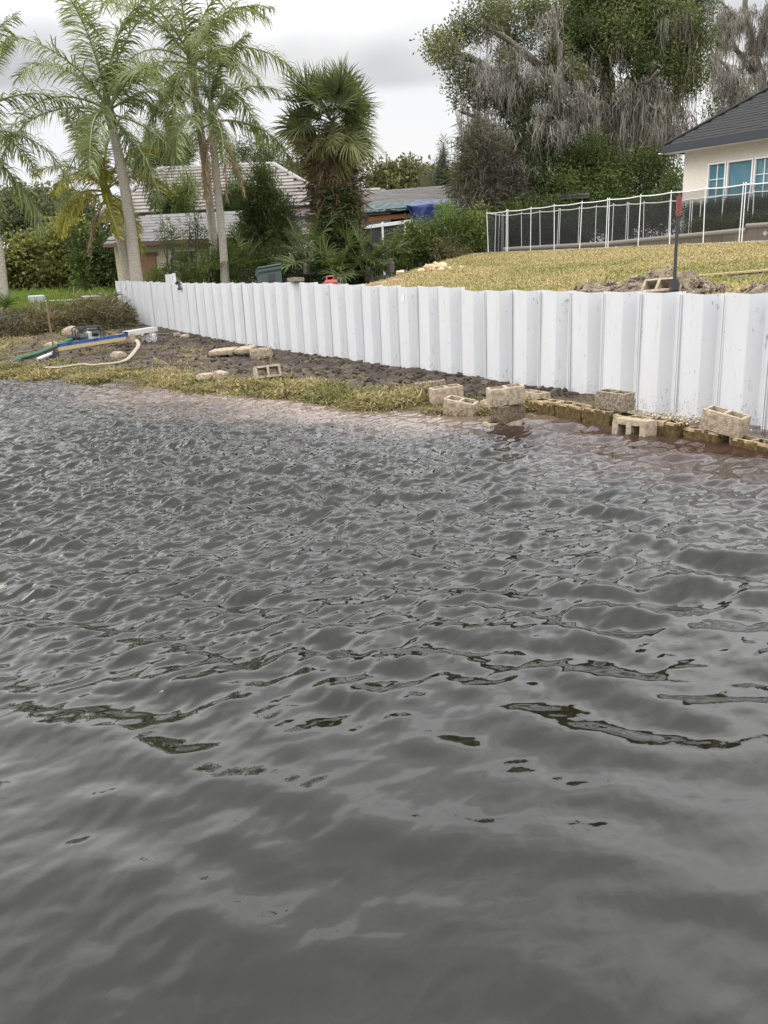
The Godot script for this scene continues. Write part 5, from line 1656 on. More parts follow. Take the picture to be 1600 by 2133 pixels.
func build_pool_fence() -> void:
	var o := thing("pool_fence", "black mesh pool fence with white posts along the lawn's top", "fence", Vector3.ZERO, 0.0, "pool fences")
	fence_run(o, [16.57, 15.66, 14.65, 13.66, 12.67, 11.64, 10.62, 9.63, 8.65, 7.61, 6.6, 5.6, 4.6, 3.6, 2.6], 10.5, 1.74, [[-16.6, 2.94], [-12.0, 2.97], [-8.0, 3.0], [0.0, 3.0]], [15.66, 11.64, 7.61, 3.6])
	var q := thing("pool_fence", "second mesh pool fence farther back, in front of the oak and house", "fence", Vector3.ZERO, 0.0, "pool fences")
	fence_run(q, [17.95, 17.03, 16.15, 15.32, 14.5, 13.8, 13.15, 12.56, 11.99, 11.14, 10.41, 10.15, 9.5, 8.78, 8.6, 7.7, 6.8, 5.9], 12.32, 1.73, [[-18.0, 2.94], [-13.0, 2.93], [-11.0, 2.89], [-8.0, 2.93]], [17.95, 15.32, 12.56, 10.41])
	# the short return that joins the two at the corner
	var r := thing("pool_fence", "short end run joining the two pool fences at the corner", "fence", Vector3.ZERO, 0.0, "pool fences")
	for k in 2:
		var b := B.new()
		var p := wp(16.8 + k * 0.75, 10.95 + k * 0.8, 1.6)
		b.tube([p, p + Vector3(0.05, 1.36, 0.0)], [0.0125], 8)
		part("post", b.mesh(M.white_metal), r)
	var m := B.new()
	m.quad(wp(16.62, 10.55, 1.76), wp(17.9, 12.3, 1.76), wp(17.9, 12.3, 2.93), wp(16.62, 10.55, 2.93), WU)
	part("mesh_panel", m.mesh(M.fence_mesh), r)
	var hm := B.new()
	hm.tube([wp(16.62, 10.55, 2.935), wp(17.2, 11.4, 2.92), wp(17.9, 12.3, 2.935)], [0.013], 6)
	part("top_hem", hm.mesh(M.white_metal), r)

func build_back_houses() -> void:
	# the big house under pale concrete tiles
	var o := thing("tiled_house", "large house with a pale brown tiled hip roof behind the palms", "house")
	var e := 3.95
	var a := Vector3(-11.6, e, -38.2)
	var b := Vector3(-1.2, e, -38.2)
	var c := Vector3(-4.4, 6.08, -42.4)
	var d := Vector3(-9.75, 6.08, -42.4)
	var a2 := Vector3(-13.2, e, -46.6)
	part("wall", block_box(Vector3(-6.4, 2.3, -38.9), Vector3(9.6, 3.3, 0.3), Basis.IDENTITY, "white_wall"), o)
	part("wall", block_box(Vector3(-11.3, 2.3, -42.6), Vector3(0.3, 3.28, 7.6), Basis(Vector3.UP, 0.15), "white_wall"), o)
	var mats := [M.roof_tile0, M.roof_tile1, M.roof_tile2, M.roof_tile0]
	var rf := part("roof", slab(a, b, c, d, 0.12).mesh(M.roof_under), o)
	roof_tiles(rf, a, b, c, d, 0.47, 0.36, mats, 3)
	var r2 := part("roof", slab(a2, a, d, d, 0.12).mesh(M.roof_under), o)
	roof_tiles(r2, a2, a, d, d, 0.6, 0.4, mats, 4)
	var b2 := Vector3(0.4, e, -46.6)
	part("roof", slab(b, b2, c, c, 0.12).mesh(M.roof_tile1), o)
	for q in [[a, d], [b, c], [d, c]]:
		var h := B.new()
		h.tube([q[0] + Vector3(0, 0.05, 0), q[0].lerp(q[1], 0.5) + Vector3(0, 0.05, 0), q[1] + Vector3(0, 0.05, 0)], [0.11], 8)
		part("ridge_cap", h.mesh(M.hip_cap), o)
	part("fascia", block_box((a + b) * 0.5 + Vector3(0, -0.16, 0.04), Vector3(10.4, 0.2, 0.04), Basis.IDENTITY, "brown_trim", 0.0), o)
	# its lower wing to the right, seen past the cabbage palm
	var w := thing("tiled_wing", "small pale tiled roof wing right of the cabbage palm", "house")
	a = Vector3(-2.6, 3.75, -42.0)
	b = Vector3(1.7, 3.75, -42.0)
	c = Vector3(0.75, 5.0, -44.6)
	d = Vector3(-2.8, 5.0, -44.6)
	var wf := part("roof", slab(a, b, c, d, 0.12).mesh(M.roof_under), w)
	roof_tiles(wf, a, b, c, d, 0.47, 0.36, mats, 5)
	part("wall", block_box(Vector3(-0.5, 2.3, -42.8), Vector3(4.0, 3.0, 0.3), Basis.IDENTITY, "white_wall"), w)
	# yellow shed
	var s := thing("yellow_shed", "low pale yellow shed with a worn grey shingle roof", "shed")
	var z0 := -32.2
	part("wall", block_box(Vector3(-6.9, 1.75, z0 - 0.15), Vector3(4.9, 1.9, 0.3), Basis.IDENTITY, "shed_wall", 0.01), s)
	part("wall", block_box(Vector3(-9.25, 1.75, z0 - 1.9), Vector3(0.3, 1.9, 3.4), Basis.IDENTITY, "shed_wall", 0.01), s)
	a = Vector3(-9.6, 2.66, z0 + 0.4)
	b = Vector3(-4.2, 2.66, z0 + 0.4)
	c = Vector3(-5.0, 3.68, z0 - 2.2)
	d = Vector3(-8.85, 3.68, z0 - 2.2)
	var sr := part("roof", slab(a, b, c, d, 0.08).mesh(M.shingle_grey2), s)
	roof_tiles(sr, a, b, c, d, 0.62, 0.31, [M.shingle_grey, M.shingle_grey2, M.shingle_grey], 6, "shingle", 0.016, 0.03)
	part("fascia", block_box(Vector3(-6.9, 2.6, z0 + 0.43), Vector3(5.4, 0.12, 0.04), Basis.IDENTITY, "brown_trim", 0.0), s)
	var dr := part("door", block_box(Vector3(-8.2, 1.5, z0 + 0.03), Vector3(0.62, 1.4, 0.06), Basis.IDENTITY, "door_paint", 0.01), s)
	part("door_frame", block_box(Vector3(-8.2, 2.25, z0 + 0.04), Vector3(0.8, 0.1, 0.08), Basis.IDENTITY, "brown_trim", 0.01), s)
	part("handle", block_box(Vector3(-7.97, 1.5, z0 + 0.08), Vector3(0.03, 0.1, 0.04), Basis.IDENTITY, "dark_metal", 0.0), dr)
	window(s, Vector3(-6.85, 1.95, z0 + 0.05), Basis.IDENTITY, 1.0, 0.75, 3, 2, "dark_glass", 0.04)
	var lp := B.new()
	lp.lathe(Vector3(-7.15, 2.5, z0 + 0.2), [Vector2(0.02, -0.1), Vector2(0.07, -0.08), Vector2(0.05, 0.0), Vector2(0.015, 0.05)], 10)
	part("flood_lamp", lp.mesh(M.window_white), s)
	# long low grey house with its eave torn open
	var h := thing("grey_house", "long low house with a dark grey roof and torn eave", "house")
	var v := Vector3(0.962, 0, 0.272)
	var back := Vector3(0.272, 0, -0.962)
	var hb := Basis(v, Vector3.UP, -back)
	var ea := Vector3(-2.9, 3.42, -34.4)
	a = ea
	b = ea + v * 11.0 + Vector3(0, 0.12, 0)
	c = b + back * 4.2 + Vector3(0, 0.98, 0)
	d = a + back * 4.2 + v * 0.75 + Vector3(0, 0.98, 0)
	var gr := part("roof", slab(a, b, c, d, 0.1).mesh(M.shingle_mid2), h)
	roof_tiles(gr, a, b, c, d, 0.75, 0.27, [M.shingle_mid, M.shingle_mid2, M.shingle_mid], 7, "shingle", 0.018, 0.04)
	var hc := B.new()
	hc.tube([a, d], [0.06], 6)
	part("rake_trim", hc.mesh(M.dark_trim), h)
	part("wall", block_box(ea + v * 1.4 + back * 0.55 + Vector3(0, -1.15, 0), Vector3(2.5, 2.2, 0.25), hb, "white_wall"), h)
	part("wall", block_box(ea + v * 7.2 + back * 1.6 + Vector3(0, -1.1, 0), Vector3(7.6, 2.3, 0.25), hb, "screen_dark"), h)
	part("torn_fascia", block_box(ea + v * 4.3 + back * 0.1 + Vector3(0, -0.22, 0), Vector3(2.8, 0.16, 0.05), hb * Basis(Vector3.BACK, 0.03), "raw_timber", 0.004), h)
	part("rafter", block_box(ea + v * 4.1 + back * 0.3 + Vector3(0, -0.14, 0), Vector3(3.2, 0.07, 0.05), hb * Basis(Vector3.BACK, 0.01), "dark_trim", 0.004), h)
	var sk := B.new()
	sk.lathe(c + v * -3.6 - back * 0.75 + Vector3(0, -0.14, 0), [Vector2(0.42, 0.0), Vector2(0.4, 0.1), Vector2(0.28, 0.2), Vector2(0.0, 0.24)], 16)
	part("skylight", sk.mesh(M.skylight), h)
	# screened porch below the torn eave: white frame, dark screens
	var p := thing("screened_porch", "white framed screen porch under the torn eave", "porch")
	var po := ea + v * 4.0 - back * 0.35 + Vector3(0, -0.5, 0)
	for k in 4:
		part("frame_post", block_box(po + v * (k * 0.86 - 1.3) + Vector3(0, -0.85, 0), Vector3(0.07, 1.9, 0.07), hb, "window_white", 0.005), p)
	part("frame_rail", block_box(po + Vector3(0, 0.02, 0), Vector3(2.75, 0.12, 0.08), hb * Basis(Vector3.BACK, 0.07), "window_white", 0.005), p)
	for k in 3:
		part("screen", block_box(po + v * (k * 0.86 - 0.87) + Vector3(0, -0.9, 0) + back * 0.02, Vector3(0.8, 1.7, 0.01), hb, "screen_dark", 0.0), p)
	# tarps
	var tp := PackedVector3Array()
	var f := FastNoiseLite.new()
	f.seed = 4
	f.frequency = 0.8
	for r in 22:
		for k in 26:
			var x := k / 25.0
			var y := r / 21.0
			var q := ea + v * lerpf(4.5, 6.7, x) + back * lerpf(0.9, -0.35, minf(y * 2.4, 1.0))
			var drop := maxf(0.0, y - 0.42) * (2.0 + 0.35 * f.get_noise_1d(x * 4.0)) * smoothstep(0.0, 0.25, x) * (1.0 if x < 0.8 else 0.75)
			q.y += lerpf(0.28, 0.05, minf(y * 2.4, 1.0)) - drop + 0.07 + 0.06 * f.get_noise_2d(x * 7.0, y * 5.0)
			q += -back * (0.12 * f.get_noise_2d(x * 9.0 + 30.0, y * 3.0) + 0.1 * (1.0 if y > 0.42 else 0.0))
			tp.append(q)
	var tb := B.new()
	tb.grid(tp, 26, PackedColorArray(), -back)
	solo("blue_tarp", tb.mesh(M.tarp), "crumpled blue tarp draped over the torn eave", "tarp")
	var t2 := PackedVector3Array()
	for r in 7:
		for k in 24:
			var x := k / 23.0
			var y := r / 6.0
			var q := ea + v * lerpf(2.8, 4.8, x) + back * lerpf(0.5, -0.12, y)
			q.y += lerpf(0.2, -0.08, y) + 0.08 + 0.07 * f.get_noise_2d(x * 9.0 + 60.0, y * 3.0)
			t2.append(q)
	var g2 := B.new()
	g2.grid(t2, 24, PackedColorArray(), Vector3.UP)
	solo("green_tarp", g2.mesh(M.tarp_green), "rolled green tarp along the torn eave", "tarp")
	# dark cloth propped on a pale pole at the roof's end
	var cl := B.new()
	var top := ea + v * 8.5 + back * 0.3 + Vector3(0, 0.8, 0)
	cl.tri(top, top + v * -1.1 + Vector3(0, -0.72, 0) - back * 0.3, top + v * 0.1 + Vector3(0, -0.7, 0) - back * 0.5, -back)
	cl.tri(top, top + v * 0.95 + Vector3(0, -0.68, 0) - back * 0.3, top + v * 0.12 + Vector3(0, -0.7, 0) - back * 0.5, -back)
	var ct := thing("propped_cloth", "dark cloth propped up on a pale pole at the grey roof's end", "cloth")
	part("cloth", cl.mesh(M.screen_dark), ct)
	var pl := B.new()
	pl.tube([top + Vector3(0, 0.05, 0) - back * 0.02, top + v * 0.16 + Vector3(0, -1.2, 0) - back * 0.5], [0.025], 6)
	part("pole", pl.mesh(M.window_white), ct)

# ---------------------------------------------------------------- things on the lawn, the wall and the bank
func box_part(o: Node, called: String, c: Vector3, s: Vector3, bs: Basis, mt: String, ch := 0.006) -> MeshInstance3D:
	return part(called, block_box(c, s, bs, mt, ch), o)

func tube_part(o: Node, called: String, path: Array, r: Array, mt: String, sides := 8, squash := 1.0) -> MeshInstance3D:
	var b := B.new()
	b.tube(path, r, sides, true, squash)
	return part(called, b.mesh(M[mt]), o)

func on_ground(x: float, z: float, up := 0.0) -> Vector3:
	return Vector3(x, gh(x, z) + up, z)

func build_lawn_things() -> void:
	mat("bin_green", lin(0.04, 0.062, 0.055), 0.5)
	mat("bag_black", lin(0.012, 0.012, 0.014), 0.35, null, 1.0, null, 0.0)
	mat("red_plastic", lin(0.34, 0.045, 0.035), 0.5)
	mat("foam_yellow", lin(0.86, 0.68, 0.42), 0.9, M.fine, 4.0)
	mat("pink_brick", lin(0.60, 0.38, 0.30), 0.9, M.fine, 4.0)
	mat("foam_white", lin(0.75, 0.79, 0.77), 0.8, M.fine, 2.0)
	# wheelie bin lying back against the hedge
	var at := Vector3(-2.15, 0.86, -18.6)
	at.y = minf(gh(at.x, at.z), 0.9)
	var bn := thing("wheelie_bin", "dark green wheelie bin tilted back behind the wall", "bin", at, 0.25)
	bn.scale = Vector3(0.84, (1.66 - at.y) / 0.82, 0.92)
	var tl := Basis(Vector3.BACK, 0.08) * Basis(Vector3.RIGHT, -0.12)
	var bb := B.new()
	var ring := [[0.0, 0.22, 0.24], [0.12, 0.235, 0.26], [0.72, 0.275, 0.31], [0.76, 0.30, 0.335], [0.80, 0.30, 0.335]]
	for k in ring.size() - 1:
		var p: Array = ring[k]
		var q: Array = ring[k + 1]
		for sd in [[Vector3(-1, 0, 1), Vector3(1, 0, 1)], [Vector3(1, 0, 1), Vector3(1, 0, -1)], [Vector3(1, 0, -1), Vector3(-1, 0, -1)], [Vector3(-1, 0, -1), Vector3(-1, 0, 1)]]:
			var f := func(v: Vector3, r: Array) -> Vector3: return tl * Vector3(v.x * r[1], r[0], v.z * r[2])
			bb.quad(f.call(sd[0], p), f.call(sd[1], p), f.call(sd[1], q), f.call(sd[0], q), tl * (sd[0] + sd[1]))
	part("body", bb.mesh(M.bin_green), bn)
	var pn := B.new()
	pn.box(tl * Vector3(0.02, 0.63, 0.312), Vector3(0.16, 0.13, 0.012), tl, 0.004)
	part("recess_panel", pn.mesh(M.black_plastic), bn)
	box_part(bn, "lid", tl * Vector3(0, 0.83, -0.02), Vector3(0.6, 0.04, 0.66), tl, "bin_green", 0.015)
	tube_part(bn, "handle", [tl * Vector3(-0.22, 0.76, -0.38), tl * Vector3(0.22, 0.76, -0.38)], [0.016], "black_plastic")
	for s in [-1.0, 1.0]:
		tube_part(bn, "wheel", [tl * Vector3(s * 0.24, 0.09, -0.26), tl * Vector3(s * 0.3, 0.09, -0.26)], [0.1], "black_plastic", 16)
	# black rubbish bag next to it
	var bag := B.new()
	var g := RandomNumberGenerator.new()
	g.seed = 6
	var prof := [Vector2(0.05, 0.0), Vector2(0.2, 0.05), Vector2(0.24, 0.25), Vector2(0.2, 0.5), Vector2(0.1, 0.66), Vector2(0.04, 0.72), Vector2(0.08, 0.8)]
	bag.lathe(Vector3.ZERO, prof, 14)
	for k in bag.v.size():
		bag.v[k] += Vector3(nz2.get_noise_3dv(bag.v[k] * 9.0), 0, nz2.get_noise_3dv(bag.v[k] * 9.0 + Vector3(5, 5, 5))) * 0.09
	solo("rubbish_bag", bag.mesh(M.bag_black), "knotted black rubbish bag leaning on the wheelie bin", "bag", Vector3(-1.72, gh(-1.72, -18.5) - 0.02, -18.5), Basis(Vector3.BACK, 0.12))
	# red can and dark bundle at the edge of the lawn
	var rp := Vector3(-0.8, 1.22, -16.4)
	rp.y = gh(rp.x, rp.z)
	var rc := thing("fuel_can", "small red fuel can behind the wall at the lawn's edge", "can", rp, 0.4)
	box_part(rc, "body", Vector3(0, 0.15, 0), Vector3(0.24, 0.3, 0.17), Basis.IDENTITY, "red_plastic", 0.04)
	tube_part(rc, "handle", [Vector3(-0.08, 0.29, 0), Vector3(-0.07, 0.36, 0), Vector3(0.05, 0.36, 0), Vector3(0.06, 0.29, 0)], [0.016], "red_plastic")
	tube_part(rc, "spout", [Vector3(0.09, 0.29, 0), Vector3(0.11, 0.37, 0)], [0.025, 0.02], "black_plastic")
	var bd := B.new()
	bd.tube([Vector3(-0.35, 0.1, 0), Vector3(-0.1, 0.17, 0.02), Vector3(0.2, 0.15, 0), Vector3(0.4, 0.08, 0)], [0.06, 0.13, 0.11, 0.05], 9, true, 0.8)
	solo("dark_bundle", bd.mesh(M.bag_black), "dark rolled bundle lying behind the red fuel can", "bundle", on_ground(-0.85, -16.9, 0.02), rot(0.3))
	for k in 7:
		var p := on_ground(-0.55 + k * 0.19 + jit(0.05), -17.1 - k * 0.16 + jit(0.2), 0.02)
		var lm := rubble(700 + k, Vector3(0.2, 0.09, 0.15) * g.randf_range(0.7, 1.3), Color.WHITE)
		lay("brick_piece", lm, "pink_brick" if k != 4 else "block_tan", ["pinkish broken brick nearest the red fuel can", "second broken brick from the red fuel can", "third broken brick from the red fuel can", "middle one of the broken bricks along the lawn edge", "tan one among the pinkish broken bricks", "last but one broken brick along the lawn edge", "broken brick farthest from the red fuel can"][k], p, rot(g.randf() * TAU, jit(0.2), jit(0.2)), "brick piece", "broken bricks at the lawn's edge")
	# heap of pale yellow offcuts on the lawn
	var hp := Vector3(1.45, 0, -20.4)
	hp.y = gh(hp.x, hp.z)
	var heap := thing("offcut_heap", "heap of pale yellow broken offcuts on the dry lawn", "heap", hp)
	for k in 34:
		var r := absf(g.randfn()) * 0.2
		var a := g.randf() * TAU
		var cs := Vector3(g.randf_range(0.1, 0.24), g.randf_range(0.04, 0.09), g.randf_range(0.08, 0.18))
		var m := rubble(760 + k, cs, Color.WHITE)
		var y := maxf(0.02, 0.2 - r * 0.5) * g.randf() + 0.02
		part("chunk", m, heap, Transform3D(rot(g.randf() * TAU, jit(0.5), jit(0.5)), Vector3(cos(a) * r * 1.7, y, sin(a) * r)), M.foam_yellow)
	# mounds of dug-out soil
	var mounds := [[2.05, 0.95, 0.85, 0.34, "tall heap of grey dug-out soil round the digging bar"], [2.95, 0.85, 0.55, 0.17, "low heap of soil left of the tall one"], [0.15, 0.95, 0.85, 0.36, "soil heap behind the wall at the picture's edge"]]
	for k in 3:
		var q: Array = mounds[k]
		var pts := PackedVector3Array()
		var cl := PackedColorArray()
		var n := 46
		var o := wp(q[0], q[1])
		o.y = gh_st(q[0], q[1])
		for i in n:
			for j in n:
				var x: float = (i / (n - 1.0) * 2.0 - 1.0) * q[2] * 1.15
				var z: float = (j / (n - 1.0) * 2.0 - 1.0) * q[2] * 0.62
				var r := Vector2(x / q[2], z / (q[2] * 0.55)).length()
				var lump := nz2.get_noise_2d(x * 9.0 + k * 30.0, z * 9.0) * 0.05 + absf(nz2.get_noise_2d(x * 22.0, z * 22.0 + k * 9.0)) * 0.05
				var y: float = q[3] * pow(maxf(0.0, 1.0 - r), 0.75) * (0.8 + 0.6 * nz.get_noise_2d(x * 3.0 + k * 7.0, z * 3.0)) + lump * smoothstep(1.0, 0.75, r) - 0.03 * smoothstep(0.8, 1.0, r)
				var w := -WU * x - WN * z
				pts.append(Vector3(w.x, y, w.z))
				cl.append(Color(0.21, 0.155, 0.105).lerp(Color(0.44, 0.35, 0.25), clampf(0.5 + nz2.get_noise_2d(x * 14.0, z * 14.0) * 1.6, 0.0, 1.0)))
		var b := B.new()
		b.grid(pts, n, cl)
		var md := thing("soil_heap", q[4], "soil heap", o, 0.0, "heaps of dug-out soil behind the wall")
		part("soil", b.mesh(M.soil), md)
		var cm := rubble(800 + k, Vector3(0.09, 0.06, 0.08), Color.WHITE)
		var trs := []
		var cs := []
		for i in [150, 40, 90][k]:
			var a := g.randf() * TAU
			var rr := sqrt(g.randf()) * 1.05
			var x: float = cos(a) * rr * q[2]
			var z: float = sin(a) * rr * q[2] * 0.55
			var y: float = q[3] * pow(maxf(0.0, 1.0 - rr), 0.75) * 0.85
			var w := -WU * x - WN * z
			trs.append(Transform3D(rot(g.randf() * TAU, jit(1.0), jit(1.0)).scaled(Vector3.ONE * g.randf_range(0.3, 1.1)), Vector3(w.x, y + 0.02, w.z)))
			cs.append(Color(0.27, 0.205, 0.145).lerp(Color(0.55, 0.45, 0.33), g.randf()))
		cm.surface_set_material(0, M.soil)
		copies("clods", cm, trs, cs, md)
	lay("concrete_block", hollow_block(255, 0.01), "block_tan", "pale block leaning on the tall soil heap behind the wall", wp(1.75, 0.52, 1.30), rot(yaw_st(0.25), 0.9, 0.1), "concrete block", "loose concrete blocks")
	# digging bar with a red grip
	var db := Vector3(3.36, 1.2, -9.72)
	var dg := thing("digging_bar", "black digging bar with a red grip standing in the soil heap", "tool", db)
	tube_part(dg, "shaft", [Vector3(0, 0.05, 0), Vector3(-0.005, 0.5, 0), Vector3(0.0, 0.95, 0)], [0.019, 0.018, 0.018], "dark_metal", 10)
	tube_part(dg, "grip", [Vector3(0.0, 0.88, 0), Vector3(0.0, 0.9, 0), Vector3(0.0, 1.07, 0), Vector3(0.0, 1.09, 0)], [0.024, 0.029, 0.029, 0.022], "red_grip", 12)
	tube_part(dg, "collar", [Vector3(0, 0.1, 0), Vector3(0, 0.16, 0), Vector3(0, 0.22, 0)], [0.05, 0.06, 0.03], "dark_metal", 10)
	box_part(dg, "blade", Vector3(0, 0.06, 0), Vector3(0.13, 0.14, 0.05), Basis(Vector3.UP, 0.3), "dark_metal", 0.02)
	# plank on the lawn
	var p0 := Vector3(4.60, 0, -12.55)
	var p1 := Vector3(5.55, 0, -12.2)
	p0.y = gh(p0.x, p0.z)
	p1.y = gh(p1.x, p1.z)
	var pv := (p1 - p0)
	solo("plank", block_box(Vector3.ZERO, Vector3(pv.length(), 0.03, 0.11), Basis.IDENTITY, "timber", 0.004), "pale plank lying flat on the lawn behind the soil heaps", "plank", (p0 + p1) * 0.5 + Vector3(0, 0.03, 0), Basis.from_euler(Vector3(0, atan2(-pv.z, pv.x), atan2(pv.y, Vector2(pv.x, pv.z).length()))))
	# debris on the neighbour's lawn
	solo("foam_block", block_box(Vector3.ZERO, Vector3(0.5, 0.3, 0.35), Basis.IDENTITY, "foam_white", 0.03), "pale green white foam block on the neighbour's lawn", "foam block", on_ground(-11.5, -29.8, 0.15), rot(0.2))
	var fp := thing("white_pallet", "low white pallet of boards on the neighbour's lawn", "pallet", on_ground(-10.4, -29.4, 0.06), 0.3)
	for k in 5:
		box_part(fp, "board", Vector3(0, 0.05, -0.3 + k * 0.15), Vector3(1.3, 0.025, 0.11), Basis.IDENTITY, "foam_white")
	for k in 3:
		box_part(fp, "bearer", Vector3(-0.55 + k * 0.55, 0.0, 0), Vector3(0.08, 0.075, 0.72), Basis.IDENTITY, "foam_white")
	solo("white_crate", block_box(Vector3.ZERO, Vector3(0.55, 0.22, 0.4), Basis.IDENTITY, "foam_white", 0.02), "flat white crate right of the pallet on the neighbour's lawn", "crate", on_ground(-9.4, -29.0, 0.11), rot(-0.2))

func build_wall_things() -> void:
	var bs := Basis(-WU, Vector3.UP, -WN)
	# offcut of sheet standing behind the wall
	var of := solo("sheet_offcut", sheet_mesh(0.5, 0.0, 0.02, 3), "short offcut of white sheet standing up behind the far wall", "sheet offcut", wp(17.35, 0.2, 1.1), bs * Basis(Vector3.BACK, 0.02))
	of.material_override = M.vinyl1
	# paver on the wall's top
	solo("paver", cells([-0.15, 0.0, 0.15], [-0.035, 0.035], [-0.1, 0.1], [], 0.008, 33, Color.WHITE), "tan paver brick laid across the top of the wall", "paver", wp(9.75, 0.02, 1.455), bs * Basis(Vector3.UP, 0.12)).material_override = M.block_grey
	# cordless drill hooked over the wall's edge
	var dp := wp(15.75, -0.06, 1.28)
	var d := thing("cordless_drill", "black cordless drill hanging by its chuck on the wall's top", "drill", dp)
	var db := bs * Basis(Vector3.BACK, 0.25)
	tube_part(d, "motor_body", [db * Vector3(-0.08, 0.13, 0.0), db * Vector3(-0.06, 0.13, 0.0), db * Vector3(0.06, 0.13, 0.0), db * Vector3(0.09, 0.13, 0)], [0.03, 0.04, 0.04, 0.028], "black_plastic", 10)
	tube_part(d, "chuck", [db * Vector3(-0.08, 0.13, 0.0), db * Vector3(-0.14, 0.13, 0.0)], [0.026, 0.018], "dark_metal", 10)
	tube_part(d, "handle", [db * Vector3(0.03, 0.12, 0), db * Vector3(0.05, 0.0, 0)], [0.027, 0.024], "black_plastic", 8)
	box_part(d, "battery", db * Vector3(0.05, -0.03, 0), Vector3(0.11, 0.06, 0.075), db, "dark_metal", 0.012)

func build_bank_things() -> void:
	# shovel stuck in the mud
	var sh := thing("shovel", "rusty-handled shovel standing upright in the muddy bank", "shovel", Vector3(-6.50, 0.12, -17.3))
	tube_part(sh, "handle", [Vector3(0.0, 0.16, 0), Vector3(0.0, 0.6, 0.01), Vector3(0.0, 1.1, 0.0)], [0.019, 0.018, 0.017], "rusty")
	tube_part(sh, "socket", [Vector3(0, 0.06, 0), Vector3(0, 0.22, 0)], [0.026, 0.02], "dark_metal")
	var bl := B.new()
	var pts := PackedVector3Array()
	for r in 7:
		for k in 7:
			var x := (k / 6.0 - 0.5) * 0.22 * (1.0 if r < 4 else 1.0 - (r - 3) * 0.22)
			pts.append(Vector3(x, 0.12 - r * 0.045, 0.02 + 0.8 * x * x))
	bl.grid(pts, 7, PackedColorArray(), Vector3(0, 0, 1))
	part("blade", bl.mesh(M.dark_metal), sh)
	# blue level on a timber, white channel beyond
	var l0 := Vector3(-6.36, 0.33, -17.22)
	var l1 := Vector3(-5.36, 0.37, -18.78)
	var lv := (l1 - l0)
	var lb := Basis(lv.normalized(), Vector3.UP, lv.normalized().cross(Vector3.UP).normalized()).orthonormalized()
	var lt := thing("spirit_level", "long blue spirit level resting on the block and timber", "spirit level", (l0 + l1) * 0.5 + Vector3(0, 0.045, 0))
	box_part(lt, "web", Vector3.ZERO, Vector3(lv.length(), 0.05, 0.012), lb, "blue_paint", 0.003)
	for s in [-1.0, 1.0]:
		box_part(lt, "flange", lb * Vector3(0, s * 0.028, 0), Vector3(lv.length(), 0.007, 0.03), lb, "blue_paint", 0.002)
	for f in [-0.36, 0.0, 0.36]:
		box_part(lt, "vial", lb * Vector3(f * lv.length(), 0.0, 0.004), Vector3(0.1, 0.03, 0.02), lb, "black_plastic", 0.004)
	for s in [-1.0, 1.0]:
		box_part(lt, "end_cap", lb * Vector3(s * lv.length() * 0.502, 0, 0), Vector3(0.02, 0.066, 0.034), lb, "black_plastic", 0.004)
	solo("timber_batten", block_box(Vector3.ZERO, Vector3(lv.length() * 0.94, 0.075, 0.045), Basis.IDENTITY, "timber", 0.004), "yellow timber batten below the blue level", "timber", (l0 + l1) * 0.5 + Vector3(-0.04, -0.03, 0.04), lb)
	var c0 := Vector3(-5.43, 0.45, -18.72)
	var c1 := Vector3(-5.02, 0.46, -19.62)
	var cv := c1 - c0
	var cb := Basis(cv.normalized(), Vector3.UP, cv.normalized().cross(Vector3.UP).normalized()).orthonormalized()
	var ch := thing("vinyl_channel", "white vinyl capping channel on the mud beside the wall", "channel", (c0 + c1) * 0.5)
	box_part(ch, "web", cb * Vector3(0, 0.03, 0), Vector3(cv.length(), 0.012, 0.17), cb, "white_pvc", 0.003)
	for s in [-1.0, 1.0]:
		box_part(ch, "lip", cb * Vector3(0, -0.02, s * 0.08), Vector3(cv.length(), 0.09, 0.012), cb, "white_pvc", 0.003)
	solo("support_lump", rubble(61, Vector3(0.3, 0.22, 0.25), Color.WHITE), "dark clod of mud under the white channel's far end", "clod", Vector3(-5.12, 0.27, -19.45)).material_override = M.soil
	# petrol water pump in a black tube frame
	var pp := Vector3(-6.40, 0.0, -19.2)
	pp.y = gh(pp.x, pp.z)
	var pm := thing("water_pump", "petrol water pump in a black tube frame on the bank", "pump", pp, 0.5)
	for s in [-1.0, 1.0]:
		tube_part(pm, "frame_tube", [Vector3(-0.3, 0.02, s * 0.18), Vector3(-0.3, 0.36, s * 0.18), Vector3(-0.26, 0.4, s * 0.18), Vector3(0.26, 0.4, s * 0.18), Vector3(0.3, 0.36, s * 0.18), Vector3(0.3, 0.02, s * 0.18), Vector3(-0.3, 0.02, s * 0.18)], [0.014], "black_plastic")
	for x in [-0.3, 0.3]:
		tube_part(pm, "cross_tube", [Vector3(x, 0.34, -0.18), Vector3(x, 0.34, 0.18)], [0.014], "black_plastic")
		tube_part(pm, "cross_tube", [Vector3(x, 0.03, -0.18), Vector3(x, 0.03, 0.18)], [0.014], "black_plastic")
	box_part(pm, "engine", Vector3(0.1, 0.2, 0), Vector3(0.24, 0.22, 0.26), Basis.IDENTITY, "white_pvc", 0.03)
	box_part(pm, "fuel_tank", Vector3(0.1, 0.34, 0), Vector3(0.22, 0.08, 0.24), Basis.IDENTITY, "dark_metal", 0.03)
	tube_part(pm, "air_filter", [Vector3(0.06, 0.26, 0.14), Vector3(0.2, 0.26, 0.17)], [0.06], "black_plastic", 12)
	tube_part(pm, "pump_housing", [Vector3(-0.06, 0.18, 0), Vector3(-0.2, 0.18, 0)], [0.12, 0.1], "dark_metal", 14)
	tube_part(pm, "inlet", [Vector3(-0.2, 0.18, 0), Vector3(-0.34, 0.2, 0), Vector3(-0.44, 0.2, 0.02)], [0.05, 0.06, 0.035], "black_plastic", 12)
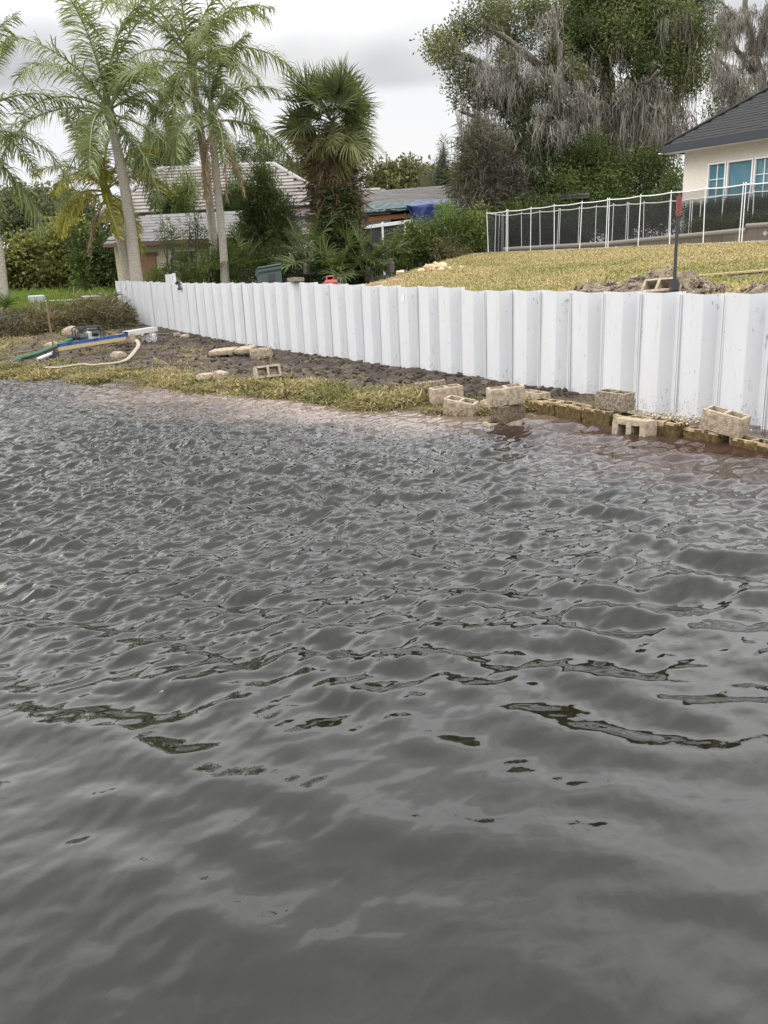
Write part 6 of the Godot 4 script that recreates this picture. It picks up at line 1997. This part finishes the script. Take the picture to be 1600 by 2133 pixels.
	tube_part(pm, "outlet", [Vector3(-0.14, 0.26, 0), Vector3(-0.14, 0.37, 0.0)], [0.045, 0.05], "dark_metal", 12)
	# hoses and pipe
	var hose := [Vector3(-5.12, 0.36, -18.4), Vector3(-4.95, 0.30, -17.9), Vector3(-4.86, 0.25, -17.3), Vector3(-4.76, 0.19, -16.3), Vector3(-4.83, 0.17, -15.7), Vector3(-5.02, 0.17, -15.52), Vector3(-5.16, 0.22, -15.45), Vector3(-5.31, 0.18, -15.50), Vector3(-5.53, 0.15, -15.46), Vector3(-5.79, 0.13, -15.48), Vector3(-6.05, 0.10, -15.6)]
	var hc := []
	for k in hose.size():
		var p: Vector3 = hose[k]
		p.y = maxf(gh(p.x, p.z) + 0.06, p.y - 0.04 if k < 3 else 0.0)
		hc.append(p)
	var cv3 := Curve3D.new()
	for k in hc.size():
		var t: Vector3 = (hc[mini(k + 1, hc.size() - 1)] - hc[maxi(k - 1, 0)]) / 6.0
		cv3.add_point(hc[k], -t, t)
	var hp := []
	for k in 60:
		var p := cv3.sample_baked(cv3.get_baked_length() * k / 59.0, true)
		hp.append(p)
	var hb := B.new()
	hb.tube(hp, [0.042], 9, true, 0.45)
	solo("flat_hose", hb.mesh(M.tan_hose), "tan lay-flat hose curling across the muddy bank", "hose")
	var gp := []
	for p: Vector3 in [Vector3(-7.75, -0.08, -16.75), Vector3(-7.41, -0.02, -16.98), Vector3(-7.19, 0.06, -17.25), Vector3(-7.0, 0.14, -17.7), Vector3(-6.78, 0.24, -18.4), Vector3(-6.68, 0.3, -18.9)]:
		gp.append(Vector3(p.x, maxf(p.y + 0.05, gh(p.x, p.z) + 0.04) if p.y > 0.0 else p.y + 0.04, p.z))
	var gb := B.new()
	gb.tube(gp, [0.042], 12)
	solo("suction_hose", gb.mesh(M.green_hose), "green suction hose running from the bank into the lake", "hose")
	var pv := on_ground(-6.74, -17.0, 0.045)
	solo("plastic_pipe", block_tube(pv, on_ground(-6.52, -17.36, 0.1), 0.035, "white_pvc"), "short white plastic pipe beside the green hose", "pipe")
	# stones, sticks and roots lying about
	var g := RandomNumberGenerator.new()
	g.seed = 17
	var stones := [[-7.75, -22.0, 0.34, "pale boulder at the brambles' foot behind the pump"], [-7.2, -19.0, 0.2, "pale stone left of the pump"], [-7.0, -19.3, 0.16, "smaller pale stone left of the pump"], [-7.3, -19.5, 0.13, "tan stone behind the two pale ones"], [-4.5, -20.3, 0.16, "broken tan stone by the wall's foot"], [-4.75, -20.6, 0.13, "small tan stone next to the wall's foot"], [-5.1, -16.9, 0.2, "flat muddy stone in front of the timber"]]
	for s in stones:
		lay("stone", rubble(900 + int(s[2] * 100.0) + int(absf(s[0]) * 10.0), Vector3(s[2] * 1.3, s[2] * 0.7, s[2]), Color.WHITE), "block_tan", s[3], on_ground(s[0], s[1], s[2] * 0.25), rot(g.randf() * TAU, jit(0.2), jit(0.2)), "stone", "stones on the muddy bank")
	var sticks := [[Vector3(-7.6, 0, -18.2), Vector3(-6.7, 0, -19.4), 0.02, "pale stick lying left of the shovel"], [Vector3(-6.0, 0, -20.4), Vector3(-4.9, 0, -21.0), 0.035, "dark root lying behind the pump"], [Vector3(-4.6, 0, -15.2), Vector3(-4.2, 0, -15.9), 0.012, "thin pale stick in the grass below the hose"], [Vector3(-8.4, 0, -16.6), Vector3(-7.6, 0, -17.3), 0.02, "dark stick at the waterline near the frame edge"]]
	for s in sticks:
		var pa := []
		for k in 6:
			var q: Vector3 = s[0].lerp(s[1], k / 5.0) + Vector3(jit(0.05), 0, jit(0.05))
			pa.append(Vector3(q.x, maxf(gh(q.x, q.z), 0.0) + s[2] + 0.01, q.z))
		var b := B.new()
		b.tube(pa, [s[2], s[2] * 0.8, s[2] * 0.5], 7)
		solo("stick", b.mesh(M.bark), s[3], "stick", Vector3.ZERO, Basis.IDENTITY, "sticks on the bank")

func block_tube(a: Vector3, b: Vector3, r: float, mt: String) -> ArrayMesh:
	var m := B.new()
	m.tube([a, b], [r], 12)
	return m.mesh(M[mt])

func build_brambles() -> void:
	var blobs := [[Vector3(-7.75, 0.42, -24.6), Vector3(0.75, 0.5, 0.8)], [Vector3(-8.35, 0.38, -23.6), Vector3(0.8, 0.42, 0.7)], [Vector3(-9.1, 0.3, -22.9), Vector3(0.8, 0.36, 0.7)], [Vector3(-10.0, 0.27, -22.4), Vector3(0.9, 0.32, 0.7)], [Vector3(-11.2, 0.25, -22.2), Vector3(1.1, 0.32, 0.8)], [Vector3(-7.45, 0.32, -23.6), Vector3(0.5, 0.34, 0.5)]]
	var base := Vector3(-8.6, 0.25, -23.4)
	var loc := []
	for b in blobs:
		loc.append([b[0] - base, b[1]])
	var o := bush("bramble_hedge", "tangled brown and green bramble hedge at the wall's far end", "", base, loc, "bramble", Color(0.08, 0.09, 0.035), Color(0.20, 0.20, 0.09), 34.0, 1.0, 77, 0.12, "hedge")
	var g := RandomNumberGenerator.new()
	g.seed = 78
	var trs := []
	var cs := []
	for k in 650:
		var b: Array = loc[g.randi() % loc.size()]
		var d := Vector3(g.randfn(), g.randfn() * 0.8 - 0.2, g.randfn()).normalized()
		trs.append(Transform3D(rot(g.randf() * TAU, jit(0.8), jit(0.8)).scaled(Vector3.ONE * g.randf_range(0.5, 1.2)), b[0] + d * b[1] * g.randf_range(0.6, 1.05)))
		cs.append(Color(0.20, 0.16, 0.11).lerp(Color(0.37, 0.31, 0.22), g.randf()))
	copies("dead_canes", C.twig, trs, cs, o)
	# old iron railing
	var f := thing("iron_railing", "low black iron railing half sunk in the brambles", "railing", Vector3.ZERO)
	var a := Vector3(-11.4, 0.3, -21.6)
	var e := Vector3(-8.9, 0.3, -21.7)
	for k in 15:
		var p := a.lerp(e, k / 14.0)
		tube_part(f, "bar", [p + Vector3(0, -0.15, 0), p + Vector3(jit(0.01), 0.5, jit(0.01))], [0.009], "black_plastic", 6)
	for y in [0.05, 0.42]:
		tube_part(f, "rail", [a + Vector3(0, y, 0.012), e + Vector3(0, y, 0.012)], [0.012], "black_plastic", 6)

# ---------------------------------------------------------------- grass and clods
func build_grass() -> void:
	var g := RandomNumberGenerator.new()
	g.seed = 91
	var a := [[], [], []]
	var c := [[], [], []]
	# matted grass on the bank, thickest along the waterline
	for k in 20000:
		var s := g.randf_range(2.4, 22.0)
		var sh := curve(s, SHORE)
		var t := sh + absf(g.randfn()) * 0.42 - 0.14 if g.randf() < 0.6 else g.randf_range(sh, -0.12)
		if t > -0.1:
			continue
		var d := shore_d(s, t)
		if d < -0.1:
			continue
		var m := mud_at(s, t, d)
		if g.randf() < m * 1.05:
			continue
		if nz.get_noise_2d(s * 1.7 + 90.0, t * 2.6) + 0.6 * nz2.get_noise_2d(s * 4.0, t * 4.0) < -0.12:
			continue
		var v := 1 if g.randf() < 0.965 else 2
		var p := wp(s, t, gh_st(s, t))
		var yel := clampf(0.68 + 1.2 * nz.get_noise_2d(s * 1.3 + 20.0, t * 1.3) + g.randfn() * 0.15, 0.0, 1.0)
		a[v].append(Transform3D(rot(g.randf() * TAU, jit(0.5), jit(0.5)).scaled(Vector3(1.6, g.randf_range(0.25, 0.7), 1.6) * g.randf_range(0.8, 1.4)), p))
		c[v].append(Color(0.14, 0.145, 0.05).lerp(Color(0.33, 0.265, 0.14), yel) * g.randf_range(0.8, 1.2))
	# mown dry lawn behind the wall
	for k in 46000:
		var t := 0.2 + 10.1 * pow(g.randf(), 0.8)
		var s := g.randf_range(-3.0, lawn_edge(t) + 1.2)
		var p := wp(s, t, gh_st(s, t))
		var grn := clampf(0.18 + 1.1 * nz.get_noise_2d(p.x * 0.45, p.z * 0.45) + 0.5 * nz.get_noise_2d(p.x * 2.0, p.z * 2.0) - 0.25 * smoothstep(4.0, 9.0, t) + 0.3 * smoothstep(9.0, 3.0, s), 0.0, 1.0)
		if clampf(nz.get_noise_2d(p.x * 0.9 + 60.0, p.z * 2.2) * 4.0 - 0.7, 0.0, 1.0) > g.randf():
			continue
		a[0].append(Transform3D(rot(g.randf() * TAU, jit(0.3), jit(0.3)).scaled(Vector3(1.7, g.randf_range(0.7, 1.3), 1.7)), p))
		c[0].append(Color(0.46, 0.37, 0.205).lerp(Color(0.28, 0.27, 0.105), grn) * g.randf_range(0.85, 1.15))
	# the neighbour's green lawn and weeds
	for k in 16000:
		var z := g.randf_range(-40.0, -23.5)
		var x := g.randf_range(-0.62 * -z, -7.2 + (z + 25.0) * 0.1)
		if st(x, z).y > -0.4 and st(x, z).x < 22.0:
			continue
		var w := 2 if g.randf() < 0.12 else 1
		a[w].append(Transform3D(rot(g.randf() * TAU, jit(0.3), jit(0.3)).scaled(Vector3.ONE * g.randf_range(0.8, 1.5)), on_ground(x, z)))
		c[w].append(Color(0.10, 0.17, 0.03).lerp(Color(0.24, 0.29, 0.07), g.randf()))
	var names := ["lawn_grass", "bank_grass", "long_grass"]
	var labels := ["short dry yellow lawn grass behind the wall", "matted yellow green grass on the bank", "long grass blades standing along the shore"]
	for v in 3:
		var o := copies(names[v], C["tuft%d" % v], a[v], c[v], self)
		meta(o, labels[v], "grass")
	# clods of mud
	var cm := rubble(61, Vector3(0.1, 0.06, 0.08), Color.WHITE)
	cm.surface_set_material(0, M.soil)
	var trs := []
	var cs := []
	for k in 2200:
		var s := g.randf_range(2.4, 20.0)
		var t := g.randf_range(curve(s, SHORE), -0.05)
		var d := shore_d(s, t)
		if d < 0.15 or mud_at(s, t, d) < g.randf():
			continue
		trs.append(Transform3D(rot(g.randf() * TAU, jit(0.8), jit(0.8)).scaled(Vector3.ONE * g.randf_range(0.2, 0.7) * (2.2 if g.randf() < 0.08 else 1.0)), wp(s, t, gh_st(s, t) + 0.005)))
		cs.append(Color(0.085, 0.063, 0.045).lerp(Color(0.26, 0.195, 0.135), g.randf() * g.randf()))
	var cl := copies("mud_clods", cm, trs, cs, self)
	meta(cl, "dark trampled clods of mud on the bank", "mud")

# ---------------------------------------------------------------- sky and light
const TO_SUN := Vector3(-0.76, 0.61, -0.22)

func sky_picture() -> ImageTexture:
	var w := 768
	var h := 384
	var im := Image.create(w, h, false, Image.FORMAT_RGBF)
	var f := FastNoiseLite.new()
	f.seed = 14
	f.frequency = 1.5
	f.fractal_octaves = 5
	f.fractal_gain = 0.48
	var sun := TO_SUN.normalized()
	for y in h:
		var el := (0.5 - (y + 0.5) / h) * PI
		for x in w:
			var az := ((x + 0.5) / w) * TAU
			var d := Vector3(sin(az) * cos(el), sin(el), -cos(az) * cos(el)) * -1.0
			d = Vector3(-sin(az) * cos(el), sin(el), cos(az) * cos(el))
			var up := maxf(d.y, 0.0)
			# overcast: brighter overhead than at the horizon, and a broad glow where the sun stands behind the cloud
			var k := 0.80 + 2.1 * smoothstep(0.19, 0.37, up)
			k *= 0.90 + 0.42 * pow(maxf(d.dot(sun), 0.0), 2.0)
			# cloud sheets flatten towards the horizon
			var p := Vector3(d.x, 0.0, d.z) / (up + 0.22)
			var c := f.get_noise_3d(p.x * 0.55, p.z * 0.55, 3.0) + 0.35 * f.get_noise_3d(p.x * 1.7, p.z * 1.7, 9.0)
			var cover := smoothstep(-0.32, 0.42, c)
			k *= 1.07 - 0.29 * cover
			var col := Color(k, k, k).lerp(Color(k * 0.965, k * 0.98, k * 1.03), cover)
			im.set_pixel(x, y, col)
	return ImageTexture.create_from_image(im)

func setup_view() -> void:
	var cam := Camera3D.new()
	cam.name = "camera"
	var pitch := deg_to_rad(-16.85)
	var roll := deg_to_rad(-2.6)
	cam.position = Vector3(0, 1.8, 0)
	cam.basis = Basis(Vector3.RIGHT, pitch) * Basis(Vector3.BACK, roll)
	cam.fov = 62.51
	cam.near = 0.05
	cam.far = 900.0
	add_child(cam)
	cam.current = true
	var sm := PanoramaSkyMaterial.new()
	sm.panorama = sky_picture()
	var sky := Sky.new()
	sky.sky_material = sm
	var env := Environment.new()
	env.background_mode = Environment.BG_SKY
	env.sky = sky
	env.background_energy_multiplier = 1.0
	env.tonemap_mode = Environment.TONE_MAPPER_LINEAR
	env.tonemap_exposure = 1.1
	env.ssao_enabled = true
	env.ssil_enabled = true
	env.sdfgi_enabled = true
	var we := WorldEnvironment.new()
	we.environment = env
	add_child(we)
	var sun := DirectionalLight3D.new()
	sun.name = "sun"
	sun.light_energy = 0.5
	sun.light_color = Color(1.0, 0.97, 0.92)
	sun.light_angular_distance = 30.0
	sun.shadow_enabled = true
	add_child(sun)
	sun.look_at_from_position(TO_SUN * 50.0, Vector3.ZERO)

func _ready() -> void:
	nz.seed = 3
	nz.frequency = 0.5
	nz.fractal_octaves = 3
	nz2.seed = 8
	nz2.frequency = 0.5
	nz2.fractal_octaves = 3
	setup_view()
	make_materials()
	build_water()
	build_ground()
	build_wall()
	build_blocks()
	print("core ", Time.get_ticks_msec())
	make_clumps()
	build_oak()
	build_palms()
	build_bushes()
	build_far_trees()
	print("plants ", Time.get_ticks_msec())
	house_materials()
	build_right_house()
	build_pool()
	build_pool_fence()
	build_back_houses()
	print("houses ", Time.get_ticks_msec())
	build_lawn_things()
	build_wall_things()
	build_bank_things()
	build_brambles()
	build_grass()
	print("all ", Time.get_ticks_msec())
